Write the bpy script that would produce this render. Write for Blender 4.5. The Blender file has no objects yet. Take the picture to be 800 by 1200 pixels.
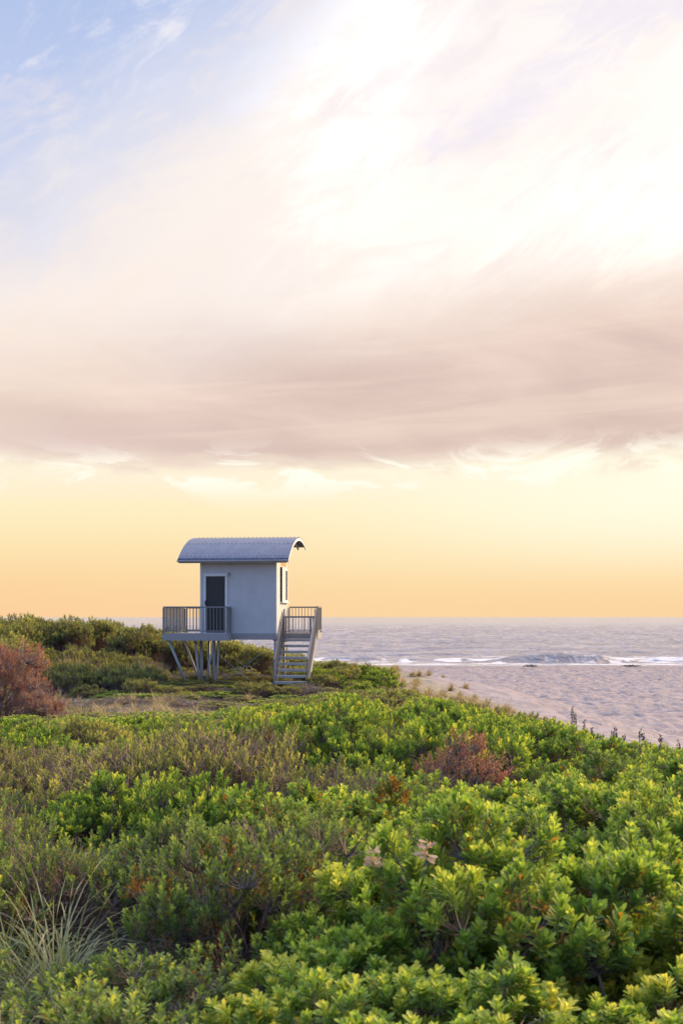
import bpy, math, random
import numpy as np
from mathutils import Vector

R = math.radians
rng = np.random.default_rng(11)
random.seed(5)
sc = bpy.context.scene
col = sc.collection

# ------------------------------------------------------------------ camera
EYE = 6.0            # metres above the sea
F = 1400.0           # focal length in pixels of the 800x1200 photograph
cam_d = bpy.data.cameras.new('camera')
cam = bpy.data.objects.new('camera', cam_d)
col.objects.link(cam)
cam_d.sensor_fit = 'VERTICAL'
cam_d.sensor_height = 36.0
cam_d.sensor_width = 24.0
cam_d.lens = 42.0
cam_d.shift_y = 123.0 / 1200.0
cam_d.clip_start = 0.1
cam_d.clip_end = 120000
cam_d.dof.use_dof = True
cam_d.dof.focus_distance = 38.0
cam_d.dof.aperture_fstop = 6.3
cam.location = (0, 0, EYE)
cam.rotation_euler = (R(90), 0, 0)
sc.camera = cam

# ------------------------------------------------------------------ sun, sky, exposure
SUN_AZ, SUN_EL = 60.0, 27.0
sd = bpy.data.lights.new('sun', 'SUN')
sd.energy = 5.0
sd.angle = R(24)
sd.color = (1.0, 0.68, 0.33)
sun = bpy.data.objects.new('sun', sd)
col.objects.link(sun)
sdir = Vector((math.sin(R(SUN_AZ)) * math.cos(R(SUN_EL)), math.cos(R(SUN_AZ)) * math.cos(R(SUN_EL)), math.sin(R(SUN_EL))))
sun.rotation_euler = (-sdir).to_track_quat('-Z', 'Y').to_euler()
sun.location = (20, 10, 30)

sc.view_settings.view_transform = 'Standard'
sc.view_settings.look = 'None'
sc.view_settings.exposure = 0.62
sc.view_settings.gamma = 1.0
sc.view_settings.use_curve_mapping = False
sc.cycles.max_bounces = 7
sc.cycles.diffuse_bounces = 4
sc.cycles.glossy_bounces = 3
sc.cycles.transmission_bounces = 5
sc.cycles.caustics_reflective = False
sc.cycles.caustics_refractive = False
sc.cycles.use_denoising = True
sc.cycles.denoiser = 'OPENIMAGEDENOISE'
sc.cycles.denoising_input_passes = 'RGB_ALBEDO_NORMAL'
sc.cycles.denoising_prefilter = 'ACCURATE'


class G:
    """small node-graph helper: wraps a socket so that maths reads like maths"""
    tree = None

    def __init__(self, s):
        self.s = s

    @staticmethod
    def m(op, *args, clamp=False):
        n = G.tree.nodes.new('ShaderNodeMath')
        n.operation = op
        n.use_clamp = clamp
        for i, a in enumerate(args):
            if isinstance(a, G):
                G.tree.links.new(a.s, n.inputs[i])
            else:
                n.inputs[i].default_value = a
        return G(n.outputs[0])

    def __add__(s, o): return G.m('ADD', s, o)
    def __radd__(s, o): return G.m('ADD', o, s)
    def __sub__(s, o): return G.m('SUBTRACT', s, o)
    def __rsub__(s, o): return G.m('SUBTRACT', o, s)
    def __mul__(s, o): return G.m('MULTIPLY', s, o)
    def __rmul__(s, o): return G.m('MULTIPLY', o, s)
    def __truediv__(s, o): return G.m('DIVIDE', s, o)

    @staticmethod
    def smooth(x, a, b, lo=0.0, hi=1.0):
        n = G.tree.nodes.new('ShaderNodeMapRange')
        n.interpolation_type = 'SMOOTHSTEP'
        for k, v in (('Value', x), ('From Min', a), ('From Max', b), ('To Min', lo), ('To Max', hi)):
            if isinstance(v, G):
                G.tree.links.new(v.s, n.inputs[k])
            else:
                n.inputs[k].default_value = v
        return G(n.outputs[0])

    @staticmethod
    def xyz(x, y, z=0.0):
        n = G.tree.nodes.new('ShaderNodeCombineXYZ')
        for i, v in enumerate((x, y, z)):
            if isinstance(v, G):
                G.tree.links.new(v.s, n.inputs[i])
            else:
                n.inputs[i].default_value = v
        return G(n.outputs[0])

    @staticmethod
    def noise(vec, scale=1.0, detail=5.0, rough=0.55, dist=0.0):
        n = G.tree.nodes.new('ShaderNodeTexNoise')
        n.inputs['Scale'].default_value = scale
        n.inputs['Detail'].default_value = detail
        n.inputs['Roughness'].default_value = rough
        n.inputs['Distortion'].default_value = dist
        if vec is not None:
            G.tree.links.new(vec.s, n.inputs['Vector'])
        return G(n.outputs['Fac'])

    @staticmethod
    def mix(f, a, b, mode='MIX'):
        n = G.tree.nodes.new('ShaderNodeMix')
        n.data_type = 'RGBA'
        n.blend_type = mode
        n.clamp_factor = True
        for sock, v in ((n.inputs[0], f), (n.inputs[6], a), (n.inputs[7], b)):
            if isinstance(v, G):
                G.tree.links.new(v.s, sock)
            elif isinstance(v, (tuple, list)):
                sock.default_value = (*v, 1.0)[:4]
            else:
                sock.default_value = v
        return G(n.outputs[2])

    @staticmethod
    def ramp(x, stops):
        n = G.tree.nodes.new('ShaderNodeValToRGB')
        e = n.color_ramp.elements
        while len(e) < len(stops):
            e.new(0.5)
        for el, (p, c) in zip(e, stops):
            el.position = p
            el.color = (*c, 1.0)
        G.tree.links.new(x.s, n.inputs[0])
        return G(n.outputs[0])

    @staticmethod
    def scale(c, f):
        n = G.tree.nodes.new('ShaderNodeVectorMath')
        n.operation = 'SCALE'
        G.tree.links.new(c.s, n.inputs[0])
        if isinstance(f, G):
            G.tree.links.new(f.s, n.inputs['Scale'])
        else:
            n.inputs['Scale'].default_value = f
        return G(n.outputs[0])


world = bpy.data.worlds.new('World')
sc.world = world
world.use_nodes = True
wt = world.node_tree
wt.nodes.clear()
G.tree = wt
tc = wt.nodes.new('ShaderNodeTexCoord')
sep = wt.nodes.new('ShaderNodeSeparateXYZ')
wt.links.new(tc.outputs['Generated'], sep.inputs[0])
dx, dy, dz = (G(sep.outputs[i]) for i in range(3))
hor = G.m('MAXIMUM', G.m('SQRT', dx * dx + dy * dy), 0.02)
U = G.m('ARCTAN2', dx, dy) * 1.4
W = G.m('MINIMUM', dz / hor, 3.0) * 1.4
cosaz = dy / hor

sky = wt.nodes.new('ShaderNodeTexSky')
sky.sky_type = 'NISHITA'
sky.sun_disc = False
sky.sun_elevation = R(SUN_EL)
sky.sun_rotation = R(SUN_AZ)
sky.air_density = 1.2
sky.dust_density = 0.6
sky.ozone_density = 2.0
clear = G.scale(G(sky.outputs[0]), 1.0)

# glow above the horizon, cream towards the height of the cloud bank
nbig = G.noise(G.xyz(U * 2.2, W * 4.5, 3.1), 1.0, 4.0, 0.55)
nwarp = nbig - 0.5
low = G.ramp(W * 1.25 + nwarp * 0.02, [
    (0.0, (9.7, 6.6, 3.6)), (0.05, (9.75, 7.1, 3.8)), (0.10, (9.85, 7.85, 4.5)),
    (0.155, (9.95, 8.6, 5.5)), (0.205, (9.95, 8.9, 6.9)), (0.36, (9.8, 8.4, 7.3)), (0.60, (9.7, 8.7, 8.2)), (0.85, (9.9, 9.3, 9.2))])
# brighter towards the right
low = G.mix(G.smooth(U, -0.2, 0.42) * G.smooth(W, 0.015, 0.14) * G.smooth(W, 0.30, 0.20) * 0.92, low, (10.6, 9.9, 7.9))
low = G.mix(G.smooth(U, 0.05, -0.5) * G.smooth(W, 0.10, 0.0) * 0.5, low, (9.8, 5.9, 3.1))

# blue gap, upper left, combed by cirrus
rot = 0.62
Ur = U * math.cos(rot) + W * math.sin(rot)
Wr = W * math.cos(rot) - U * math.sin(rot)
cirrus = G.noise(G.xyz(Ur * 3.4, Wr * 9.5, 0.7), 1.0, 8.0, 0.62, 0.9)
cirrus2 = G.noise(G.xyz(Ur * 9.0, Wr * 19.0, 4.7), 1.0, 6.0, 0.62, 0.6)
wisp = cirrus * 0.65 + cirrus2 * 0.35 - 0.5
s_blue = (W - 0.55) * 1.2 - U + wisp * 0.60
blue_m = G.smooth(s_blue, 0.07, 0.42) * G.smooth(W, 0.30, 0.46)
blue = G.mix(G.smooth(W, 0.4, 0.8), (6.0, 6.7, 8.8), (4.3, 5.4, 8.2))
cream_n = G.noise(G.xyz(Ur * 3.0, Wr * 7.0, 9.0), 1.0, 6.0, 0.58, 0.5)
high = G.mix(G.smooth(cream_n, 0.36, 0.66) * 0.85, low, (9.7, 8.85, 8.35))
high = G.mix(G.smooth(W, 0.22, 0.32), low, high)
col_s = G.mix(blue_m, high, blue)
# rose tint, far left middle height
rose_m = G.smooth(U, -0.12, -0.5) * G.smooth(W, 0.28, 0.40) * G.smooth(W, 0.54, 0.44) * G.smooth(cream_n, 0.35, 0.7)
col_s = G.mix(rose_m * 0.25, col_s, (8.4, 7.3, 7.3))

# burnt-out glare where the sun stands behind thin cloud
def blob(u0, w0, ru, rw, warp=0.0):
    a = (U - u0 + wisp * warp) * (1 / ru)
    b = (W - w0 + wisp * warp) * (1 / rw)
    return G.m('POWER', 2.71828, (a * a + b * b) * -1.0)

glare = blob(0.04, 0.64, 0.09, 0.20, 0.8) * 1.9 + blob(0.33, 0.455, 0.22, 0.065, 0.5) * 2.0 + blob(0.42, 0.60, 0.14, 0.10, 0.7) * 0.9 + blob(0.16, 0.56, 0.34, 0.22, 0.3) * 0.35
glare = glare * G.smooth(W, 0.30, 0.42)
addn = wt.nodes.new('ShaderNodeMix')
addn.data_type = 'RGBA'
addn.blend_type = 'ADD'
addn.inputs[0].default_value = 1.0
wt.links.new(col_s.s, addn.inputs[6])
gl = G.xyz(glare, glare * 0.97, glare * 0.90)
wt.links.new(gl.s, addn.inputs[7])
col_s = G(addn.outputs[2])

# broken cirrus threads over the blue and the cream
thr = G.smooth(cirrus2 * 0.6 + cirrus * 0.4, 0.47, 0.68) * G.smooth(W, 0.36, 0.5)
col_s = G.mix(thr * blue_m * 0.85, col_s, (9.2, 8.9, 9.3))
dim = G.smooth(cirrus2 * 0.5 + cream_n * 0.5, 0.50, 0.36) * G.smooth(W, 0.34, 0.48)
col_s = G.mix(dim * 0.55, col_s, (8.7, 8.0, 8.2))
# thin lavender shreds in the glare
r2 = 0.50
Us = (U - 0.20) * math.cos(r2) + (W - 0.60) * math.sin(r2)
Ws = (W - 0.60) * math.cos(r2) - (U - 0.20) * math.sin(r2)
shred_n = G.noise(G.xyz(Us * 9.0, Ws * 24.0, 2.2), 1.0, 8.0, 0.68, 0.9)
shape = G.m('POWER', 2.71828, (Us * Us * 26.0 + Ws * Ws * 420.0) * -1.0)
shape2 = G.m('POWER', 2.71828, ((U - 0.33) * (U - 0.33) * 30.0 + (W - 0.70) * (W - 0.70) * 900.0) * -1.0)
shred = G.smooth(shred_n * 1.15 + shape * 0.40 + shape2 * 0.36, 0.76, 1.08)
col_s = G.mix(shred * 0.75, col_s, (8.8, 8.3, 9.2))

# the long mauve bank
ns = G.noise(G.xyz(U * 1.6 + 2.0, W * 11.0, 1.3), 1.0, 6.0, 0.55, 0.25)
nf = G.noise(G.xyz(U * 9.0, W * 26.0, 6.3), 1.0, 6.0, 0.6, 0.5)
ww = W + (ns - 0.5) * 0.055 + (nf - 0.5) * 0.030
lower_e = U * 0.022 + 0.181
lo_m = G.smooth(ww - lower_e, -0.012, 0.022)
up_c = U * 0.14 + 0.330
up_s = G.m('MAXIMUM', U * -0.10 + 0.075, 0.032)
up_d = (ww + (cirrus - 0.5) * 0.05 - up_c) / up_s
up_m = G.smooth(up_d, 1.0, -1.0)
bank_m = lo_m * up_m * G.smooth(U, -1.0, -0.15, 0.55, 0.90)
n_in = G.noise(G.xyz(U * 2.6 + 7.0, W * 10.0 + U * 1.6, 8.0), 1.0, 6.0, 0.55, 0.4)
bank_c = G.mix(G.smooth(n_in + (W - 0.28) * 0.4, 0.33, 0.70), (6.7, 4.9, 4.4), (8.5, 6.6, 5.75))
streak = G.noise(G.xyz(U * 2.2 + W * 2.0, W * 34.0 - U * 2.5, 15.0), 1.0, 7.0, 0.6, 0.5)
bank_c = G.mix(G.smooth(streak, 0.50, 0.70) * 0.35, bank_c, (9.4, 7.6, 6.3))
bank_c = G.mix(G.smooth(streak, 0.48, 0.30) * 0.30, bank_c, (6.7, 4.85, 4.5))
bank_c = G.mix(G.smooth(W, 0.25, 0.19) * G.smooth(U, 0.1, -0.4), bank_c, (7.4, 5.6, 5.3))
bank_c = G.mix(G.smooth(W, 0.31, 0.37) * G.smooth(U, -0.05, 0.3) * 0.5, bank_c, (8.6, 6.7, 5.7))
col_s = G.mix(bank_m, col_s, bank_c)
# ragged pale fringe and scraps hanging under the bank
fr_n = G.noise(G.xyz(U * 7.5, W * 17.0, 12.3), 1.0, 7.0, 0.62, 1.2)
fr = G.m('POWER', 2.71828, (W - lower_e + 0.012) * (W - lower_e + 0.012) * -1800.0)
col_s = G.mix(fr * G.smooth(fr_n, 0.50, 0.60) * 0.95, col_s, (10.8, 10.2, 8.9))
col_s = G.mix(G.m('POWER', 2.71828, (W - 0.176) * (W - 0.176) * -9000.0) * G.smooth(fr_n, 0.49, 0.36) * 0.55, col_s, (8.4, 6.6, 5.6))

# overhead, out of view, extra sky brightness added to lift the light on the scrub
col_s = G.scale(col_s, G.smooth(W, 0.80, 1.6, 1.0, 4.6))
# golden glow added out of view to the right, warming hut wall and leaves
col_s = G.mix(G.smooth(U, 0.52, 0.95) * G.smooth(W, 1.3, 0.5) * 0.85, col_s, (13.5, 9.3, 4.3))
# round behind the camera: plain open evening sky
rear = G.smooth(cosaz, 0.55, -0.15)
rearcol = G.mix(0.5, G.scale(clear, 1.3), (5.0, 7.4, 15.0))
col_s = G.mix(rear, col_s, rearcol)
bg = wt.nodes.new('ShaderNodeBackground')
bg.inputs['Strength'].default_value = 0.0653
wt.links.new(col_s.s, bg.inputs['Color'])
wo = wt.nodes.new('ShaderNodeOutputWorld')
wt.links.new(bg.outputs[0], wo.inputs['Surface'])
world.cycles.sampling_method = 'MANUAL'
world.cycles.sample_map_resolution = 1024


# ------------------------------------------------------------------ helpers
def tag(o, label=None, cat=None, group=None, kind=None):
    for k, v in (('label', label), ('category', cat), ('group', group), ('kind', kind)):
        if v:
            o[k] = v
    return o


def empty(name, loc=(0, 0, 0), rz=0.0):
    o = bpy.data.objects.new(name, None)
    o.empty_display_size = 0.2
    o.location = loc
    o.rotation_euler = (0, 0, rz)
    col.objects.link(o)
    return o


def mesh_np(name, verts, faces_list, mat, parent=None, attrs=None, smooth=False):
    """faces_list: list of int arrays (n,k); attrs: {name: per-vertex floats}"""
    me = bpy.data.meshes.new(name)
    verts = np.asarray(verts, dtype=np.float32)
    loops, starts, totals, pos = [], [], [], 0
    for f in faces_list:
        f = np.asarray(f, dtype=np.int32)
        if f.size == 0:
            continue
        n, k = f.shape
        loops.append(f.ravel())
        starts.append(pos + np.arange(n) * k)
        totals.append(np.full(n, k))
        pos += n * k
    loops = np.concatenate(loops).astype(np.int32)
    starts = np.concatenate(starts).astype(np.int32)
    me.vertices.add(len(verts))
    me.vertices.foreach_set('co', verts.ravel())
    me.loops.add(len(loops))
    me.loops.foreach_set('vertex_index', loops)
    me.polygons.add(len(starts))
    me.polygons.foreach_set('loop_start', starts)
    me.polygons.foreach_set('use_smooth', np.full(len(starts), smooth))
    me.update(calc_edges=True)
    me.validate()
    for k, v in (attrs or {}).items():
        a = me.attributes.new(k, 'FLOAT', 'POINT')
        a.data.foreach_set('value', np.asarray(v, dtype=np.float32))
    me.materials.append(mat)
    o = bpy.data.objects.new(name, me)
    col.objects.link(o)
    if parent:
        o.parent = parent
    return o


class MB:
    """collects boxes and bars, links them as ONE mesh object"""
    def __init__(self):
        self.v, self.f, self.n = [], {}, 0

    def add(self, v, faces):
        for f in faces:
            self.f.setdefault(len(f), []).append([i + self.n for i in f])
        self.v.extend(tuple(map(float, p)) for p in v)
        self.n += len(v)

    def box(self, x0, x1, y0, y1, z0, z1, bev=0.0):
        b = min(bev, (x1 - x0) / 3, (y1 - y0) / 3, (z1 - z0) / 3)
        if b <= 0:
            v = [(x, y, z) for z in (z0, z1) for y in (y0, y1) for x in (x0, x1)]
            self.add(v, [(0, 2, 3, 1), (4, 5, 7, 6), (0, 1, 5, 4), (2, 6, 7, 3), (0, 4, 6, 2), (1, 3, 7, 5)])
            return
        # chamfered box: three slabs' worth of corner points
        v, idx = [], {}
        for ix, x in enumerate((x0, x1)):
            for iy, y in enumerate((y0, y1)):
                for iz, z in enumerate((z0, z1)):
                    sx, sy, sz = (b if ix == 0 else -b), (b if iy == 0 else -b), (b if iz == 0 else -b)
                    for a, p in enumerate(((x, y + sy, z + sz), (x + sx, y, z + sz), (x + sx, y + sy, z))):
                        idx[(ix, iy, iz, a)] = len(v)
                        v.append(p)
        fs = []
        for a in range(3):
            for s in (0, 1):
                o = [(0, 0), (0, 1), (1, 1), (1, 0)]
                q = []
                for (p, r_) in o:
                    k = [p, r_]
                    k.insert(a, s)
                    q.append(idx[(*k, a)])
                fs.append(tuple(q) if (s == 0) ^ (a == 1) else tuple(q[::-1]))
        for a in range(3):
            b1, b2 = [k for k in range(3) if k != a]
            for s1 in (0, 1):
                for s2 in (0, 1):
                    k0 = [0, 0, 0]; k1 = [0, 0, 0]
                    k0[a], k1[a] = 0, 1
                    k0[b1] = k1[b1] = s1
                    k0[b2] = k1[b2] = s2
                    fs.append((idx[(*k0, b1)], idx[(*k0, b2)], idx[(*k1, b2)], idx[(*k1, b1)]))
        for ix in (0, 1):
            for iy in (0, 1):
                for iz in (0, 1):
                    fs.append(tuple(idx[(ix, iy, iz, a)] for a in range(3)))
        self.add(v, fs)

    def bar(self, p, q, w, h=None):
        """square-section bar between two points"""
        p, q = Vector(p), Vector(q)
        h = h or w
        d = (q - p).normalized()
        up = Vector((0, 0, 1)) if abs(d.z) < 0.95 else Vector((0, 1, 0))
        s = d.cross(up).normalized()
        u = s.cross(d).normalized()
        v = []
        for c in (p, q):
            for (a, b) in ((-1, -1), (1, -1), (1, 1), (-1, 1)):
                v.append(c + s * (a * w / 2) + u * (b * h / 2))
        self.add(v, [(0, 1, 2, 3), (7, 6, 5, 4), (0, 4, 5, 1), (1, 5, 6, 2), (2, 6, 7, 3), (3, 7, 4, 0)])

    def tube(self, pts, r, n=8, r2=None):
        pts = [Vector(p) for p in pts]
        v, fs = [], []
        for i, p in enumerate(pts):
            d = (pts[min(i + 1, len(pts) - 1)] - pts[max(i - 1, 0)]).normalized()
            up = Vector((0, 0, 1)) if abs(d.z) < 0.9 else Vector((1, 0, 0))
            s = d.cross(up).normalized()
            u = s.cross(d).normalized()
            rr = r if r2 is None else r + (r2 - r) * i / max(1, len(pts) - 1)
            for k in range(n):
                a = 2 * math.pi * k / n
                v.append(p + s * (rr * math.cos(a)) + u * (rr * math.sin(a)))
        for i in range(len(pts) - 1):
            for k in range(n):
                fs.append((i * n + k, i * n + (k + 1) % n, (i + 1) * n + (k + 1) % n, (i + 1) * n + k))
        fs.append(tuple(range(n - 1, -1, -1)))
        fs.append(tuple(range((len(pts) - 1) * n, len(pts) * n)))
        self.add(v, fs)

    def ring(self, c, nrm, rad, r, n=20, k=6):
        c, nrm = Vector(c), Vector(nrm).normalized()
        s = nrm.cross(Vector((0, 0, 1))).normalized()
        u = s.cross(nrm).normalized()
        v, fs = [], []
        for i in range(n):
            a = 2 * math.pi * i / n
            d = s * math.cos(a) + u * math.sin(a)
            for j in range(k):
                b = 2 * math.pi * j / k
                v.append(c + d * (rad + r * math.cos(b)) + nrm * (r * math.sin(b)))
        for i in range(n):
            for j in range(k):
                fs.append((i * k + j, i * k + (j + 1) % k, ((i + 1) % n) * k + (j + 1) % k, ((i + 1) % n) * k + j))
        self.add(v, fs)

    def build(self, name, mat, parent=None, smooth=False):
        return mesh_np(name, np.array(self.v), [np.array(f) for f in self.f.values()], mat, parent, smooth=smooth)


def new_mat(name):
    m = bpy.data.materials.new(name)
    m.use_nodes = True
    t = m.node_tree
    t.nodes.clear()
    out = t.nodes.new('ShaderNodeOutputMaterial')
    p = t.nodes.new('ShaderNodeBsdfPrincipled')
    t.links.new(p.outputs[0], out.inputs['Surface'])
    G.tree = t
    return m, t, p, out


def obj_coords(t):
    n = t.nodes.new('ShaderNodeTexCoord')
    return G(n.outputs['Object'])


def bump(t, p, h, strength, dist):
    b = t.nodes.new('ShaderNodeBump')
    b.inputs['Strength'].default_value = strength
    b.inputs['Distance'].default_value = dist
    t.links.new(h.s, b.inputs['Height'])
    t.links.new(b.outputs[0], p.inputs['Normal'])
    return b


def painted(name, c, rough=0.5, dirt=0.12, metal=0.0, scale=3.0):
    m, t, p, out = new_mat(name)
    v = obj_coords(t)
    n1 = G.noise(v, scale, 6, 0.6)
    n2 = G.noise(v, scale * 9, 4, 0.6)
    f = G.smooth(n1 * 0.7 + n2 * 0.3, 0.40, 0.68)
    cc = G.mix(f * dirt * 2.2, c, tuple(x * y for x, y in zip(c, (0.60, 0.56, 0.50))))
    t.links.new(cc.s, p.inputs['Base Color'])
    p.inputs['Roughness'].default_value = rough
    p.inputs['Metallic'].default_value = metal
    bump(t, p, n2, 0.15, 0.004)
    return m


# ------------------------------------------------------------------ terrain
def vnoise(x, y, seed=0):
    x = np.asarray(x, float); y = np.asarray(y, float)
    xi, yi = np.floor(x).astype(np.int64), np.floor(y).astype(np.int64)
    fx, fy = x - xi, y - yi
    fx = fx * fx * (3 - 2 * fx); fy = fy * fy * (3 - 2 * fy)

    def h(a, b):
        n = (a * 374761393 + b * 668265263 + seed * 1442695041) & 0x7fffffff
        n = ((n ^ (n >> 13)) * 1274126177) & 0x7fffffff
        n = (n ^ (n >> 16)) & 0xffff
        return n / 65535.0
    return (h(xi, yi) * (1 - fx) + h(xi + 1, yi) * fx) * (1 - fy) + (h(xi, yi + 1) * (1 - fx) + h(xi + 1, yi + 1) * fx) * fy


def fbm(x, y, seed=0, oct=4):
    s, a, t = 0, 1.0, 0
    for i in range(oct):
        s = s + a * vnoise(x * 2 ** i, y * 2 ** i, seed + i)
        t += a
        a *= 0.5
    return s / t


def sstep(x, a, b):
    t = np.clip((np.asarray(x, float) - a) / (b - a), 0, 1)
    return t * t * (3 - 2 * t)


EY = np.array([-60, 0, 10, 14, 19, 24, 32, 36, 43, 50, 55, 58, 62, 68, 80, 100])
EX = np.array([9.0, 5.6, 4.9, 4.5, 4.4, 4.6, 5.0, 4.9, 4.6, 3.8, 2.6, 1.2, -2.5, -10, -60, -400])
VY = np.array([-60, 0, 10, 14, 19, 24, 30, 35, 41, 46, 51, 56, 60, 66])
VX = np.array([9.0, 5.5, 4.8, 4.3, 3.8, 3.25, 2.7, 2.2, 1.6, 1.0, 0.0, -2.5, -7.0, -30])
SHORE = 147.0


def edge_x(y):
    return np.interp(y, EY, EX)


def veg_x(y):
    return np.interp(y, VY, VX)


def ground_z(x, y):
    x = np.asarray(x, float); y = np.asarray(y, float)
    rel = np.interp(y, [-40, 0, 4, 10, 14, 20, 28, 36, 41, 47, 56, 70], [-2.0, -1.75, -2.0, -2.08, -2.12, -2.28, -2.5, -2.62, -2.5, -2.3, -2.35, -2.6])
    z = EYE + rel
    z = z + 0.32 * (fbm(x / 3.1, y / 3.6, 3) - 0.5) + 0.12 * (fbm(x / 0.8, y / 0.8, 9, 3) - 0.5)
    # ground climbs towards the far left
    z = z + 0.75 * sstep(y, 40, 50) * sstep(x, -5.5, -9.5)
    # level pad round the hut
    pad = np.exp(-(((x + 3.6) / 3.2) ** 4 + ((y - 41.6) / 3.0) ** 4))
    z = z * (1 - pad) + (EYE - 2.34) * pad
    s = x - edge_x(y)
    beach = 0.0125 * (SHORE - y) + 0.10 * (fbm(x / 7.0, y / 7.0, 21, 3) - 0.5) * sstep(y, 140, 120)
    beach = np.where(y > SHORE, (SHORE - y) * 0.03, beach)
    beach = np.minimum(beach, 2.2)
    t = sstep(s, -0.3, 8.0 + 2.0 * sstep(y, 20, 45))
    # in the distance the nose of the dune runs out more slowly
    return z * (1 - t) + beach * t - 0.25 * sstep(s, -1.2, 0.6) * (1 - t)


def axis(lo, hi, dense_lo, dense_hi, step, grow=1.22):
    a = list(np.arange(dense_lo, dense_hi + 1e-6, step))
    d = step
    while a[-1] < hi:
        d *= grow
        a.append(a[-1] + d)
    d = step
    while a[0] > lo:
        d *= grow
        a.insert(0, a[0] - d)
    return np.array(a)


gx = axis(-600, 600, -18, 46, 0.30)
gy = axis(-150, 400, -3, 150, 0.30, 1.15)
GX, GY = np.meshgrid(gx, gy)
GZ = ground_z(GX, GY)
_s = GX - edge_x(GY)
foot_a = sstep(_s, 0.0, 4.0) * (1 - sstep(GY, SHORE - 9, SHORE - 4))
GZ = GZ + foot_a * (0.20 * (vnoise(GX / 0.6, GY / 0.8, 91) - 0.5) + 0.28 * (vnoise(GX / 0.42, GY / 0.5, 92) - 0.5) + 0.08 * (fbm(GX / 2.6, GY / 3.0, 93, 3) - 0.5))
gv = np.stack([GX, GY, GZ], -1).reshape(-1, 3)
nx, ny = len(gx), len(gy)
ii = (np.arange(ny - 1)[:, None] * nx + np.arange(nx - 1)[None, :]).ravel()
gf = np.stack([ii, ii + 1, ii + nx + 1, ii + nx], -1)
SE = (GX - edge_x(GY)).ravel()
S = (GX - veg_x(GY)).ravel() + 0.9 * (fbm(GX.ravel() / 1.3, GY.ravel() / 1.3, 31) - 0.5)
veg = 1 - sstep(S, -0.6, 1.2)
wet = sstep(GY.ravel(), SHORE - 16, SHORE - 3)
trod = np.exp(-(((GX.ravel() + 4.5) / 5.5) ** 2 + ((GY.ravel() - 35) / 5.5) ** 2))
is_beach = (SE[gf].mean(1) > 5.0)


def used(v, f, attrs):
    k = np.unique(f)
    m = np.full(len(v), -1)
    m[k] = np.arange(len(k))
    return v[k], m[f], {a: b[k] for a, b in attrs.items()}


m_sand, t, p, out = new_mat('sand')
v = obj_coords(t)
a_veg = t.nodes.new('ShaderNodeAttribute'); a_veg.attribute_name = 'veg'
a_wet = t.nodes.new('ShaderNodeAttribute'); a_wet.attribute_name = 'wet'
a_trod = t.nodes.new('ShaderNodeAttribute'); a_trod.attribute_name = 'trod'
fine = G.noise(v, 9.0, 5, 0.65)
mid = G.noise(v, 1.6, 5, 0.6, 0.4)
broad = G.noise(v, 0.16, 4, 0.55)
steps = t.nodes.new('ShaderNodeTexVoronoi')
steps.feature = 'SMOOTH_F1'
steps.inputs['Scale'].default_value = 1.5
warp = t.nodes.new('ShaderNodeVectorMath'); warp.operation = 'ADD'
wn = t.nodes.new('ShaderNodeTexNoise'); wn.inputs['Scale'].default_value = 1.1; wn.inputs['Detail'].default_value = 3
t.links.new(v.s, wn.inputs['Vector'])
t.links.new(v.s, warp.inputs[0]); t.links.new(wn.outputs['Color'], warp.inputs[1])
t.links.new(warp.outputs[0], steps.inputs['Vector'])
foot = G(steps.outputs['Distance'])
sand_c = G.mix(G.smooth(mid, 0.35, 0.7), (0.205, 0.180, 0.182), (0.285, 0.25, 0.254))
sand_c = G.mix(G.smooth(broad, 0.45, 0.75) * 0.5, sand_c, (0.27, 0.222, 0.215))
sand_c = G.mix(G.smooth(fine, 0.60, 0.72) * 0.35, sand_c, (0.20, 0.165, 0.155))
sand_c = G.mix(G(a_wet.outputs['Fac']) * 0.85, sand_c, (0.22, 0.18, 0.17))
a_cr = t.nodes.new('ShaderNodeAttribute'); a_cr.attribute_name = 'crest'
sand_c = G.mix(G.smooth(G(a_cr.outputs['Fac']) * 0.9 + (mid - 0.5) * 0.9 + (fine - 0.5) * 0.5, 0.25, 0.75) * 0.75, sand_c, (0.25, 0.215, 0.13))
soil = G.mix(G.smooth(fine, 0.4, 0.65), (0.085, 0.066, 0.050), (0.20, 0.16, 0.12))
soil = G.mix(G(a_trod.outputs['Fac']) * G.smooth(mid, 0.35, 0.6), soil, (0.17, 0.145, 0.10))
cc = G.mix(G.smooth(G(a_veg.outputs['Fac']) + (mid - 0.5) * 0.5, 0.35, 0.65), sand_c, soil)
t.links.new(cc.s, p.inputs['Base Color'])
p.inputs['Roughness'].default_value = 0.9
p.inputs['Specular IOR Level'].default_value = 0.2
h = foot * 0.55 + mid * 0.5 + fine * 0.06
bump(t, p, h, 1.0, 0.22)

crest = np.exp(-((S - 1.0) / 1.6) ** 2) * sstep(GY.ravel(), 17, 24) * (1 - sstep(GY.ravel(), 56, 62))
at = {'veg': veg, 'wet': wet, 'trod': trod, 'crest': crest}
v_, f_, a_ = used(gv, gf[~is_beach], at)
ground = mesh_np('ground', v_, [f_], m_sand, attrs=a_, smooth=True)
tag(ground, 'vegetated sand dune falling away to the beach', 'ground', kind='structure')
v_, f_, a_ = used(gv, gf[is_beach], at)
beach_o = mesh_np('beach', v_, [f_], m_sand, attrs=a_, smooth=True)
tag(beach_o, 'pale trampled sand beach below the dune', 'beach', kind='structure')

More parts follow.
